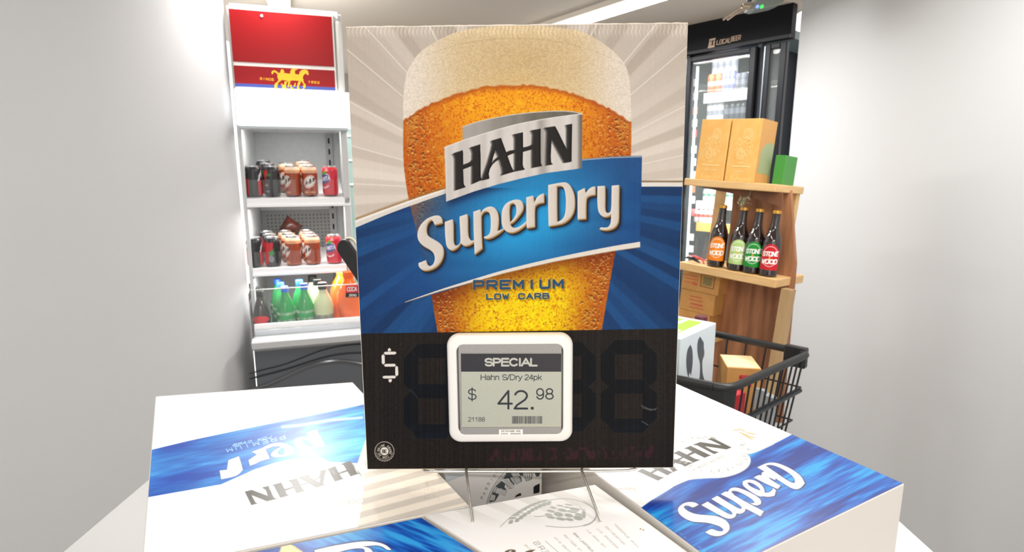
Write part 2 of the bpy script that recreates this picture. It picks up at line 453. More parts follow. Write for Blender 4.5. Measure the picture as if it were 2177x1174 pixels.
    cx_ = np.exp(-(((X - 1115) / 165) ** 2 + ((Y - 470 + (X - 1100) * .22) / 120) ** 2))
    edge = sstep(760, 960, X + (Y - 500) * .35)
    rc = np.array([27, 68, 124])[None, None] + cx_[..., None] * np.array([4, 92, 100])
    rc = rc + (c.noise(20, 60) - .5)[..., None] * np.array([4, 10, 12])
    al = (Rm * edge * 0.97)[..., None]
    sh = c.blur(c.shift(c.mask([(880, 640), (1005, 601), (1178, 555), (1361, 520), (1361, 480), (900, 560)]), 2, 12), 8)
    c.fill(sh * G, (110, 40, 10), .45)
    c.a = c.a * (1 - al) + rc * al
    # pale edge lines of the ribbon
    def strip(a, b, col):
        c.fill(c.mask(smooth_poly(a, False) + smooth_poly(b, False)[::-1]), col)
    shd = c.blur(c.mask(smooth_poly([(740, 470), (757, 463), (830, 436), (900, 411), (949, 397)], False) + [(949, 403), (900, 417), (830, 442), (757, 469), (740, 476)]), 1.5)
    c.fill(shd, (150, 110, 60), .7)
    strip([(740, 475), (757, 468), (830, 441), (900, 416), (949, 401)], [(740, 491), (757, 484), (830, 453), (900, 428), (949, 411)], (226, 216, 205))
    strip([(740, 475), (757, 468), (830, 441), (900, 416), (949, 401)], [(740, 480), (757, 473), (830, 445), (900, 420), (949, 404)], (244, 238, 230))
    c.fill(c.mask([(1364, 384), (1474, 384), (1474, 388), (1364, 388)]), (150, 128, 100))
    c.fill(c.mask([(1364, 388), (1474, 388), (1474, 397), (1364, 397)]), (232, 224, 214))
    strip([(861, 642), (937, 615), (1005, 594), (1074, 573), (1178, 548), (1298, 524), (1361, 514)], [(861, 643), (937, 619), (1005, 600), (1074, 581), (1178, 557), (1298, 535), (1361, 526)], (232, 222, 208))
    c.fill(c.strokes([[(861, 643.5), (937, 619.5), (1005, 600.5), (1074, 581), (1178, 557), (1298, 535), (1361, 526)]], 1.4), (150, 110, 70), .8)
    c.fill(c.blur(c.strokes([[(1238, 340), (1300, 335), (1364, 333)]], 2.5), .6), (214, 206, 196), .8)
    # silver folded band
    O = lambda p: tr(p, 940, 230, 5.87)
    back = O([(255, 235), (400, 180), (700, 110), (1000, 65), (1300, 40), (1500, 35), (1650, 45), (1750, 72), (1600, 88), (1300, 130), (900, 205), (500, 325), (255, 410)])
    front_top = O([(28, 490), (250, 405), (500, 325), (900, 205), (1300, 130), (1600, 88), (1750, 72)])
    front = front_top + O([(1745, 750), (1600, 770), (1300, 810), (1000, 875), (700, 950), (400, 1040), (50, 1168)])
    fm = c.mask(front); bm = c.mask(back)
    sh = c.blur(c.shift(fm, 4, 9), 6); c.fill(sh * (1 - G * (Y < 400)), (8, 28, 66), .75)
    bcol = np.array([172, 166, 158])[None, None] - sstep(985, 1180, X)[..., None] * np.array([62, 62, 64]) + (c.noise(200, 14) - .5)[..., None] * 18
    c.a = c.a * (1 - bm[..., None]) + bcol * bm[..., None]
    c.fill(c.strokes([smooth_poly(back[:8], False)], 2.0), (216, 208, 200), .9)
    fcol = np.array([212, 204, 196])[None, None] + (c.noise(300, 12) - .5)[..., None] * 22
    fcol = fcol - (np.exp(-((X - 1152 - (Y - 300) * .05) / 10) ** 2) * 34)[..., None] - (np.exp(-((X - 1060) / 9) ** 2) * 12)[..., None] + (np.exp(-((X - 1206) / 8) ** 2) * 14)[..., None]
    fcol = fcol - (sstep(1224, 1235, X) * 96)[..., None]
    c.a = c.a * (1 - fm[..., None]) + fcol * fm[..., None]
    c.fill(c.strokes([smooth_poly(front_top, False)], 1.8), (238, 232, 226), .9)
    HAHN = [
     [(130,570),(160,555),(255,525),(262,560),(262,705),(330,680),(360,660),(372,640),(375,560),(365,520),(345,492),(475,450),(480,600),(482,860),(498,895),(370,950),(372,720),(335,735),(262,762),(268,930),(275,960),(295,985),(160,1028),(158,640),(150,600)],
     [(612,405),(735,370),(748,410),(800,550),(840,530),(905,520),(905,380),(895,345),(880,330),(1008,300),(1010,490),(1060,480),(1105,462),(1122,450),(1128,330),(1115,295),(1100,280),(1230,255),(1230,600),(1232,690),(1250,720),(1120,745),(1118,640),(1120,515),(1060,530),(1008,545),(1005,700),(1015,740),(1035,765),(905,790),(735,840),(752,800),(742,740),(712,640),(670,665),(630,700),(595,760),(582,820),(590,880),(495,902),(508,840),(565,680),(610,520),(625,450)],
     [(1270,245),(1410,225),(1440,280),(1555,515),(1555,260),(1550,225),(1535,212),(1622,195),(1615,668),(1520,682),(1365,395),(1355,600),(1360,680),(1385,700),(1295,715),(1295,600),(1305,300),(1290,265)]]
    hole = O([(665, 528), (700, 605), (655, 640), (618, 690), (640, 600)])
    hahn2 = O([(862, 725), (815, 595), (870, 570), (905, 560), (905, 780), (885, 770)])
    m = c.mask([O(p) for p in HAHN] + [hole] + [hahn2])
    c.fill(c.shift(m, -1.4, 0.3) * (1 - m), (236, 232, 226), .9); c.fill(c.shift(m, -2.6, 1), (40, 36, 32), .5)
    c.fill(m, (38, 34, 31))
    inner = c.blur(m, 2.2); gx = np.gradient(inner, axis=1)
    c.a = c.a + (np.clip(gx * 220, -14, 26) * m)[..., None]
    # Super Dry, raised pale letters
    S1 = lambda p: tr(smooth_poly(p, k=2, corner=52), 880, 440, 7.825)
    S2 = lambda p: tr(smooth_poly(p, k=2, corner=52), 1040, 400, 9.03)
    S3 = lambda p: tr(smooth_poly(p, k=2, corner=52), 1150, 380, 9.783)
    glyph = [
     ([S1([(475,265),(470,200),(440,155),(400,140),(340,145),(250,175),(170,230),(100,310),(65,400),(55,480),(70,550),(110,610),(180,665),(250,700),(310,745),(340,800),(350,860),(335,930),(300,975),(255,985),(225,960),(210,920),(200,885),(75,935),(75,980),(100,1020),(150,1055),(210,1060),(280,1045),(370,1000),(430,940),(475,860),(495,770),(490,690),(460,630),(400,580),(320,535),(250,495),(215,450),(205,380),(215,300),(250,240),(290,215),(320,240),(345,300)])]),
     ([S1([(512,250),(640,205),(655,250),(655,560),(665,610),(690,645),(730,640),(770,600),(775,500),(760,250),(758,160),(885,118),(895,160),(895,430),(910,510),(950,560),(995,555),(1000,580),(950,620),(890,645),(840,650),(800,625),(780,600),(740,660),(690,700),(640,725),(590,710),(550,670),(530,600),(515,420)])]),
     ([S1([(1110,110),(1150,40),(1220,0),(1290,-10),(1350,20),(1395,90),(1410,180),(1405,300),(1385,400),(1440,385),(1495,352),(1490,378),(1400,450),(1300,510),(1220,535),(1165,520),(1165,495),(1220,480),(1260,440),(1275,380),(1280,250),(1270,130),(1240,80),(1200,70),(1150,85),(1115,150)])]),
     ([S1([(988,80),(1100,42),(1118,90),(1120,400),(1135,690),(1010,790),(1000,600),(990,300)])]),
     ([S2([(715,630),(640,700),(560,750),(480,768),(430,745),(400,690),(480,640),(560,545),(640,440),(660,350),(640,270),(600,230),(530,215),(430,235),(330,285),(265,370),(240,470),(232,600),(245,720),(290,800),(350,845),(430,860),(510,840),(600,790),(715,695)]),
       S2([(395,660),(390,560),(383,420),(400,310),(450,285),(500,310),(520,380),(525,460),(500,540),(440,620)])]),
     ([S2([(712,175),(845,145),(860,250),(862,290),(900,200),(960,130),(1050,100),(1050,275),(960,290),(900,320),(870,370),(875,740),(720,770),(712,600)])]),
     ([S3([(150,130),(450,72),(540,80),(600,130),(650,210),(690,320),(705,450),(700,600),(670,720),(600,830),(500,910),(400,950),(160,990),(150,700)]), S3([(330,155),(420,145),(470,180),(505,270),(520,450),(515,650),(490,780),(430,860),(335,900),(330,600)])]),
     ([S3([(762,265),(910,190),(925,300),(1000,210),(1060,170),(1130,158),(1130,330),(1040,345),(970,370),(935,430),(935,830),(765,850),(760,600)])]),
     ([S3([(1175,155),(1330,148),(1335,350),(1330,600),(1340,680),(1380,715),(1420,710),(1460,670),(1468,400),(1470,145),(1625,130),(1620,500),(1620,850),(1590,950),(1530,1020),(1430,1065),(1310,1075),(1215,1050),(1245,1010),(1320,1020),(1390,1010),(1430,970),(1455,900),(1460,730),(1420,780),(1330,800),(1270,780),(1210,720),(1180,620),(1170,400)])]),
    ]
    ms = [c.mask(g) for g in glyph]; allm = np.clip(sum(ms), 0, 1)
    c.fill(c.blur(c.shift(allm, 6, 7), 3.0), (8, 20, 44), .85)
    for q in (4, 3): c.fill(c.shift(allm, q, q * 1.1), (26, 18, 14))
    for q in (2, 1.3, .7): c.fill(c.shift(allm, q, q * 1.2), (150, 112, 60))
    for m in ms:
        b = c.blur(m, 2.6); gy, gx = np.gradient(b)
        shade = np.tanh((-gx * 0.8 - gy * 0.55) * -14)
        col = np.array([222, 210, 197])[None, None] + shade[..., None] * np.array([13, 14, 16])
        M = m[..., None]; c.a = c.a * (1 - M) + col * M
    # PREMIUM / LOW CARB
    def words(t, x0, x1, yb, cap, w, aw):
        n = len(t); adv = (x1 - x0 - aw) / (n - 1) / aw
        ex = (aw, -0.25); ey = (0, -cap)
        m = c.text(t, (x0, yb), (aw, -0.012 * aw), ey, w, None, adv)
        c.fill(c.blur(c.shift(m, 3, 4), 1.2), (130, 80, 10), .6)
        c.fill(c.shift(m, -.7, -1), (230, 200, 150), .7)
        c.fill(m, (42, 80, 112))
    words('PREMIUM', 1008, 1196, 614, 16, 5.0, 19)
    words('LOW CARB', 1035, 1166, 636, 10, 3.2, 11.5)
    # black price panel
    blk = c.mask([(728, 711), (770, 709.5), (1437, 699), (1474, 698), (1474, 1008), (728, 1008)])
    strp = c.noise(400, 2.2)
    bcol = np.array([33, 27, 22])[None, None] + ((strp - .5) * 9 + (n3 - .5) * 9)[..., None] + sstep(900, 1000, X)[..., None] * 1
    c.a = c.a * (1 - blk[..., None]) + bcol * blk[..., None]
    D = lambda p: tr(p, 790, 730, 5.872)
    for p in [[(203,75),(221,57),(241,75),(241,100),(203,100)], [(150,124),(165,107),(295,104),(311,122),(295,140),(170,143)], [(145,135),(163,155),(166,245),(148,268),(127,248),(124,155)], [(153,275),(170,258),(285,256),(305,273),(290,292),(170,293)], [(313,282),(330,298),(334,395),(315,413),(296,400),(294,300)], [(134,423),(150,407),(290,404),(306,422),(290,440),(150,441)], [(212,450),(252,448),(252,475),(231,493),(212,475)]]:
        c.fill(c.mask(D(p)), (243, 234, 220))
    def digit(x0, y0, x1, y1, t=31):
        ym = (y0 + y1) / 2; segs = []; h = t / 2; ch = 14
        def hs(y, a, b): return [(a + ch, y), (b - ch, y), (b + 1 - 1, y + ch), (b - t, y + t), (a + t, y + t), (a, y + ch)]
        segs.append([(x0 + 30, y0), (x1 - 30, y0), (x1 - 15, y0 + 17), (x1 - t, y0 + t), (x0 + t, y0 + t), (x0 + 15, y0 + 17)])
        segs.append([(x0 + 30, y1), (x1 - 30, y1), (x1 - 15, y1 - 17), (x1 - t, y1 - t), (x0 + t, y1 - t), (x0 + 15, y1 - 17)])
        segs.append([(x0 + t, ym - h), (x1 - t, ym - h), (x1 - 14, ym), (x1 - t, ym + h), (x0 + t, ym + h), (x0 + 14, ym)])
        for (ya, yb) in ((y0 + 17, ym - 1), (ym + 1, y1 - 17)):
            for s, xe in ((1, x0), (-1, x1)):
                segs.append([(xe + s * 15, ya), (xe + s * t, ya + 14), (xe + s * t, yb - 14), (xe + s * 15, yb), (xe, yb - 14), (xe, ya + 14)])
        for q in segs:
            m = c.mask(q); c.fill(c.strokes([q + [q[0]]], 1.1), (62, 54, 44), .55)
            tint = np.array([11, 13, 17])[None, None] + ((strp - .5) * 9)[..., None] + (sstep(880, 935, Y) * c.noise(3, 20))[..., None] * np.array([6, 12, 20])
            M = (m * .93)[..., None]; c.a = c.a * (1 - M) + tint * M
    digit(858, 731, 978, 933); digit(1147, 727, 1267, 918); digit(1276.5, 723, 1397, 921); digit(1000, 729, 1120, 926)
    c.fill(c.strokes([[(1363, 862), (1378, 869), (1394, 872)], [(1366, 867), (1384, 873), (1396, 868)], [(1364, 896), (1378, 904)]], 1.4), (120, 118, 112), .8)
    c.fill(c.strokes([[(872, 828), (880, 836), (888, 848)]], 2), (40, 52, 60), .8)
    # ghost of a line of removed lettering, too faint to read
    gm = sstep(.45, .7, c.noise(14, 5)) * c.mask([(1040, 955), (1392, 948), (1392, 974), (1040, 981)])
    c.fill(c.blur(gm, 1.0), (66, 32, 42), .75)
    # round badge
    bx, by = 817.3, 960.0
    pts = [(bx + (20.4 + .7 * math.cos(24 * a) * (1 if 0.1 < a < 3.1 else 0.0)) * math.cos(a), by + (20.4 + .7 * math.cos(24 * a) * (1 if 0.1 < a < 3.1 else 0)) * math.sin(a)) for a in np.linspace(0, 2 * math.pi, 140)]
    c.fill(c.strokes([pts], 1.3), (226, 216, 198), .95)
    c.fill(c.strokes([[(bx + 17.2 * math.cos(a), by + 17.2 * math.sin(a)) for a in np.linspace(.15, 3.0, 40)]], .9), (210, 200, 184), .9)
    c.fill(c.mask([(bx + 8.7 * math.cos(a), by - .3 + 8.7 * math.sin(a)) for a in np.linspace(0, 2 * math.pi, 40)][:-1]), (245, 238, 220))
    c.text('BE', (bx - 4.3, by + 3), (3.6, 0), (0, -6.2), 1.4, (50, 42, 34), 1.3)
    s_ = 'DRINK AWARE.COM.AU'
    for i, ch in enumerate(s_):
        a = math.radians(188 + i * 19.3); ux, uy = math.cos(a), math.sin(a); tx, ty = -uy, ux
        c.text(ch, (bx + ux * 10.6 - tx * 1.3, by + uy * 10.6 - ty * 1.3), (tx * 2.6, ty * 2.6), (ux * 4.6, uy * 4.6), .95, (232, 222, 205))
    # fluting of the corrugated board showing near the top edge, and fine print grain
    fl = (0.5 + 0.5 * np.sin(X * 2 * math.pi / 8.6 + np.sin(Y * .3))) * sstep(84, 66, Y) * (0.5 + c.noise(30, 20))
    c.a = c.a + fl[..., None] * 22
    c.a = c.a + ((n3 - .5) * 6 + (strp - .5) * 3)[..., None]
    c.a = np.clip(c.a, 2, 252)
    return c
cv = draw_poster()
poster = empty('poster_sign', POST.P(0, 0, 0), 'large beer poster board with gold beer glass and black price panel', 'poster')
nu, nv = 860, 1130
us = np.linspace(-.5, .5, nu); vs = np.linspace(0, 1, nv)
UU, VV = np.meshgrid(us, vs)
PP = POST.o + UU[..., None] * PW * POST.er + VV[..., None] * PH * POST.ez - 0.0002 * POST.ed
z_ = (PP - EYE) @ FWD
GX = CX + FPX * ((PP - EYE) @ RGT) / z_; GY = CY - FPX * ((PP - EYE) @ UPV) / z_
grid_obj('printed_face', PP, lin(cv.sample(GX, GY)) / GAIN, art_mat('poster_print', .5, .12), poster)
b = MB()
rr = np.random.default_rng(2)
N = 60
topz = [PH + 0.0006 + rr.uniform(0, .0007) for _ in range(N + 1)]
loop = [POST.P(-PW / 2 - .0006, 0, -.0006)] + [POST.P(PW / 2 + .0006, 0, -.0006)] + [POST.P(PW / 2 - PW * i / N, 0, topz[i]) for i in range(N + 1)]
b.prism([p for p in loop], POST.ed * 0.004)
b.build('board', mat('board_edge', (226, 214, 196), .8), poster)
del cv
# ------------------------------------------------------------ electronic price tag on the poster
def rrect(x0, y0, x1, y1, rad, n=8):
    out = []
    for cx_, cy_, a0 in ((x1 - rad, y0 + rad, -90), (x1 - rad, y1 - rad, 0), (x0 + rad, y1 - rad, 90), (x0 + rad, y0 + rad, 180)):
        for i in range(n + 1):
            a = math.radians(a0 + 90 * i / n); out.append((cx_ + rad * math.cos(a), cy_ + rad * math.sin(a)))
    return out
TAGF = Frame(POST.P(0, -0.013, 0), POST.er, POST.ed, POST.ez)
tagt = empty('electronic_price_tag', POST.pt(1087, 828, -0.006), 'white rounded electronic price tag showing SPECIAL 42.98 on the poster', 'price tag')
def ring_at(x0, y0, x1, y1, rad, d): return [POST.pt(x, y, d) for x, y in rrect(x0, y0, x1, y1, rad)]
def tring(inset, d, rad):
    # same outline set in by a real distance on the tag's own plane
    (xa, za), (xb, zb) = TAGF.px(954.5, 943.5), TAGF.px(1219, 711.5)
    return [TAGF.P(x, d, z) for x, z in rrect(xa + inset, za + inset, xb - inset, zb - inset, rad)]
b = MB(); rings = [tring(.0006, .0122, .0105), tring(0, .008, .011), tring(0, .004, .011), tring(.0012, .0012, .0108), tring(.0032, 0, .0098), tring(.0085, .0002, .0072), tring(.0092, .0010, .0068)]
n = len(rings[0]); b.v = [tuple(p) for r_ in rings for p in r_]
for i in range(len(rings) - 1):
    for k in range(n): b.f.append((i * n + k, i * n + (k + 1) % n, (i + 1) * n + (k + 1) % n, (i + 1) * n + k)); b.m.append(0)
b.f.append(tuple(range(n))); b.m.append(0)
b.build('casing', mat('tag_plastic', (236, 230, 220), .35), tagt, smooth=True)

def arc(cx_, cy_, rx, ry, a0, a1, n=14):
    return [(cx_ + rx * math.cos(math.radians(a0 + (a1 - a0) * i / n)), cy_ + ry * math.sin(math.radians(a0 + (a1 - a0) * i / n))) for i in range(n + 1)]
# plain sans letters: (advance width, strokes), cap height 1, x height .72
SANS = {
 'S': (.76, [arc(.38, .74, .29, .26, 25, 250) + arc(.40, .26, .31, .26, 70, -158)]), 'P': (.76, [[(.08, 0), (.08, 1), (.42, 1)] + arc(.42, .73, .26, .27, 90, -90) + [(.08, .46)]]),
 'E': (.74, [[(.66, 1), (.08, 1), (.08, 0), (.68, 0)], [(.08, .53), (.62, .53)]]), 'C': (.82, [arc(.43, .5, .36, .5, 42, 318, 22)]), 'I': (.32, [[(.16, 0), (.16, 1)]]),
 'A': (.78, [[(.02, 0), (.39, 1), (.76, 0)], [(.16, .34), (.62, .34)]]), 'L': (.64, [[(.08, 1), (.08, 0), (.6, 0)]]), 'H': (.82, [[(.08, 0), (.08, 1)], [(.72, 0), (.72, 1)], [(.08, .53), (.72, .53)]]),
 'D': (.82, [[(.08, 0), (.08, 1), (.36, 1)] + arc(.36, .5, .38, .5, 90, -90, 18) + [(.08, 0)]]), 'a': (.62, [arc(.30, .52, .22, .20, 165, 0) + [(.52, .1), (.56, 0)], [(.52, .42), (.3, .38)] + arc(.25, .20, .19, .19, 90, 270) + [(.42, .06), (.52, .18)]]),
 'h': (.62, [[(.08, 0), (.08, 1)], [(.08, .45)] + arc(.30, .50, .22, .22, 160, 0) + [(.52, 0)]]), 'n': (.62, [[(.08, 0), (.08, .72)], [(.08, .45)] + arc(.30, .50, .22, .22, 160, 0) + [(.52, 0)]]),
 '/': (.34, [[(.0, 0), (.3, 1)]]), 'r': (.38, [[(.08, 0), (.08, .72)], [(.08, .45), (.14, .63), (.24, .71), (.36, .70)]]), 'y': (.56, [[(.03, .72), (.28, .04)], [(.53, .72), (.26, -.04), (.18, -.22), (.05, -.24)]]),
 'p': (.62, [[(.08, -.27), (.08, .72)], arc(.31, .36, .23, .36, 170, -170, 24)]), 'k': (.56, [[(.08, 0), (.08, 1)], [(.5, .72), (.08, .28)], [(.22, .42), (.52, 0)]]),
 '2': (.62, [arc(.30, .73, .23, .27, 165, -20) + [(.45, .5), (.15, .2), (.05, 0), (.54, 0)]]), '4': (.62, [[(.43, 0), (.43, 1), (.04, .28), (.56, .28)]]), '1': (.62, [[(.12, .76), (.28, .86), (.36, 1), (.36, 0)]]),
 '9': (.62, [arc(.30, .67, .22, .33, 0, 360, 24), [(.52, .67), (.52, .42)] + arc(.30, .34, .22, .34, 10, -160)]), '8': (.62, [arc(.30, .75, .20, .25, 0, 360, 22), arc(.30, .26, .24, .26, 0, 360, 22)]),
 '$': (.62, [arc(.30, .73, .22, .23, 20, 255) + arc(.31, .26, .24, .24, 70, -165), [(.30, 1.1), (.30, -.12)]]), '.': (.32, [[(.14, .04), (.18, .04)]]), ' ': (.34, []),
}
def sans(c, t, x0, x1, yb, cap, w, col):
    tot = sum(SANS[ch][0] for ch in t) - .12; s = (x1 - x0) / tot; x = x0 - .06 * s; L = []
    for ch in t:
        for pl in SANS[ch][1]: L.append([(x + a * s, yb - w / 2 - b_ * (cap - w)) for a, b_ in pl])
        x += SANS[ch][0] * s
    c.fill(c.strokes(L, w), col)
def draw_tag():
    c = Canvas(970, 718, 1202, 940, 3, (172, 167, 160))
    c.a += ((c.noise(1.2, 1.2) - .5) * 8)[..., None]
    ds = c.mask([(979.4, 751), (1193.6, 751), (1192.6, 908.6), (981, 908.6)])
    col = np.array([199, 198, 178]) + ((c.noise(1.2, 1.2) - .5) * 8)[..., None] + 0 * c.X[..., None]
    c.a = c.a * (1 - ds[..., None]) + col * ds[..., None]
    c.fill(c.mask([(979.6, 752), (1193.5, 752), (1193, 790.4), (980, 790.4)]), (38, 34, 38))
    c.fill(c.mask([(1120, 752), (1193.5, 752), (1193, 790.4), (1150, 790.4)]), (54, 44, 46), .5)
    c.fill(c.strokes([[(981, 907), (1192.6, 906)]], .9), (226, 214, 180)); c.fill(c.strokes([[(981, 908.8), (1192.6, 908)]], .9), (120, 112, 96), .8)
    c.fill(c.strokes([[(979.5, 751), (1193.5, 751)], [(980, 752), (981, 908)]], .8), (110, 104, 98), .6)
    INKC = (42, 42, 48)
    sans(c, 'SPECIAL', 1031.5, 1140.5, 779.6, 18.6, 4.1, (206, 204, 188))
    sans(c, 'Hahn S/Dry 24pk', 1022.3, 1151, 808.6, 12.4, 1.55, INKC)
    sans(c, '$', 995.5, 1012.5, 851.0, 25, 2.3, INKC); sans(c, '42', 1060.5, 1122, 871.0, 41.5, 4.2, INKC)
    c.fill(c.mask([(1128.5, 865.5), (1134.6, 865.5), (1134.6, 871), (1128.5, 871)]), INKC)
    sans(c, '98', 1140.5, 1176.5, 850, 24.5, 2.7, INKC); sans(c, '21188', 995.8, 1030.5, 896.7, 9.6, 1.05, INKC)
    r = np.random.default_rng(4); x = 1088.8
    while x < 1154:
        w = r.choice([.8, .8, 1.3, 2.0]); c.fill(c.mask([(x, 885), (x + w, 885), (x + w, 901), (x, 901)]), (42, 42, 48)); x += w + r.choice([.7, .9, 1.4])
    return c
cv = draw_tag()
nu, nv = 640, 620
(xa, za), (xb, zb) = TAGF.px(979, 932.8), TAGF.px(1194, 725.6)
UU, VV = np.meshgrid(np.linspace(0, 1, nu), np.linspace(0, 1, nv))
# rounded-corner panel: squeeze the rows near top and bottom
rc = 0.0066; W_, H_ = xb - xa, zb - za
zz = VV * H_; e = np.minimum(zz, H_ - zz); ins = np.where(e < rc, rc - np.sqrt(np.maximum(rc ** 2 - (rc - e) ** 2, 0)), 0)
xx = xa + ins + UU * (W_ - 2 * ins)
PP = TAGF.o + xx[..., None] * TAGF.er + (za + zz)[..., None] * TAGF.ez + .0004 * TAGF.ed
z_ = (PP - EYE) @ FWD
GX = CX + FPX * ((PP - EYE) @ RGT) / z_; GY = CY - FPX * ((PP - EYE) @ UPV) / z_
disp = grid_obj('display_panel', PP, lin(cv.sample(GX, GY)) / GAIN, art_mat('display_print', .3, .4), tagt)
disp['label'] = 'grey and pale green display panel with the price'
# writing on the display: real letter shapes
def word(fr, t, x0, x1, yb, cap_px, mats, name, parent, bold=0.0, d=0.0, lift=0.00012, align_h=True):
    """letters set on plane (fr, depth d): baseline from pixel (x0,yb) to (x1,yb)"""
    cu = bpy.data.curves.new('letters', 'FONT'); cu.body = t; cu.size = 1.0; cu.offset = bold; cu.resolution_u = 6
    o = bpy.data.objects.new('letters', cu); scene.collection.objects.link(o)
    dg = bpy.context.evaluated_depsgraph_get(); me = bpy.data.meshes.new_from_object(o.evaluated_get(dg))
    bpy.data.objects.remove(o); bpy.data.curves.remove(cu)
    V = np.array([v.co[:] for v in me.vertices]); F_ = [tuple(p.vertices) for p in me.polygons]; bpy.data.meshes.remove(me)
    a = np.array(fr.px(x0, yb, d)); bq = np.array(fr.px(x1, yb, d)); tq = np.array(fr.px(x0, yb - cap_px, d))
    sx = (bq[0] - a[0]) / (V[:, 0].max() - V[:, 0].min()); cap = 0.729; sz = (tq[1] - a[1]) / cap
    P = [fr.P(a[0] + (v[0] - V[:, 0].min()) * sx, d - lift, a[1] + v[1] * sz) for v in V]
    mb = MB(); mb.add(P, F_); return mb
def put_words(fr, items, material, name, parent, d=0.0, lift=0.00012):
    m = MB()
    for (t, x0, x1, yb, cap, bold) in items:
        q = word(fr, t, x0, x1, yb, cap, None, name, parent, bold, d, lift); m.add(q.v, q.f)
    return m.build(name, material, parent)
b = MB(); b.prism([TAGF.pt(x, y, .0004) for x, y in ((1060.8, 913.6), (1111.3, 913.3), (1111.2, 925.8), (1061, 926.2))], -TAGF.ed * .0002)
st = b.build('barcode_sticker', mat('sticker_white', (248, 244, 232), .5), tagt)
b = MB(); r = np.random.default_rng(9); x = 1065.0
while x < 1107:
    w = r.choice([.5, .8, 1.2]); b.prism([TAGF.pt(x_, y_, .0004) - TAGF.ed * .00022 for x_, y_ in ((x, 914.5), (x + w, 914.5), (x + w, 919), (x, 919))], -TAGF.ed * .00005); x += w + r.choice([.6, 1, 1.5])
for x in list(np.arange(1065, 1080, 2.2)) + list(np.arange(1085, 1107, 1.9)):
    b.prism([TAGF.pt(x_, y_, .0004) - TAGF.ed * .00022 for x_, y_ in ((x, 921), (x + 1.3, 921), (x + 1.3, 923.4), (x, 923.4))], -TAGF.ed * .00005)
b.build('bars', mat('bar_ink', (90, 84, 70), .6), st)
# ------------------------------------------------------------ the beer cartons under the poster
ZC = 1.5 - 0.304; CH = 0.245
def carton(name, label, corners, z, h, canvas, nu, nv, dense=None, side=(214, 208, 200), seam=True):
    """corners: back-left, back-right, front-right, front-left in plan (x, y)"""
    root = empty(name, (np.mean([c[0] for c in corners]), np.mean([c[1] for c in corners]), z - h), label, 'carton', 'beer cartons stacked under the poster')
    BL, BR, FR, FL = [np.array(list(p) + [z], float) for p in corners]
    b = MB(); b.prism([BL, BR, FR, FL], (0, 0, -h))
    b.build('carton_body', mat('carton_white_board', side, .6), root, bevel=.0008)
    vs = np.linspace(0, 1, nv) if dense is None else np.concatenate([np.linspace(0, dense[0], nv), np.linspace(dense[0], 1, dense[1])[1:]])
    us = np.linspace(0, 1, nu)
    U_, V_ = np.meshgrid(us, vs)
    ins = .0009
    U_ = ins / .25 + U_ * (1 - 2 * ins / .25); V_ = ins / .3 + V_ * (1 - 2 * ins / .3)
    P = (BL * (1 - U_)[..., None] + BR * U_[..., None]) * (1 - V_)[..., None] + (FL * (1 - U_)[..., None] + FR * U_[..., None]) * V_[..., None]
    P = P + np.array([0, 0, .0003])
    z_ = np.maximum((P - EYE) @ FWD, .05)
    GX = CX + FPX * ((P - EYE) @ RGT) / z_; GY = CY - FPX * ((P - EYE) @ UPV) / z_
    grid_obj('printed_top', P, lin(canvas.sample(GX, GY)), art_mat('carton_print', .3, .5), root)
    return root
def watery(c, sl, seed, cols):
    """blue printed water: streaks running along slope sl"""
    r = np.random.default_rng(seed)
    T = c.Y - sl * c.X; S = c.X + sl * c.Y
    g = r.random((80, 60)); 
    def samp(a, b_):
        a = a - a.min(); b_ = b_ - b_.min(); ai = a.astype(int) % 79; bi = b_.astype(int) % 59; fa = a % 1; fb = b_ % 1
        fa = fa * fa * (3 - 2 * fa); fb = fb * fb * (3 - 2 * fb)
        return (g[ai, bi] * (1 - fa) + g[ai + 1, bi] * fa) * (1 - fb) + (g[ai, bi + 1] * (1 - fa) + g[ai + 1, bi + 1] * fa) * fb
    t = .5 * samp(T / 22, S / 130) + .3 * samp(T / 7 + 3, S / 60) + .2 * samp(T / 2.6 + 9, S / 30)
    t = np.clip((t - .3) / .42, 0, 1)[..., None]
    a, b_, d = [np.array(q, float) for q in cols]
    return np.where(t < .5, a + (b_ - a) * (t / .5), b_ + (d - b_) * ((t - .5) / .5))
W_ = (246, 244, 242)
GREY = (74, 72, 66)
BLUES = [(10, 44, 128), (14, 84, 176), (18, 150, 214)]
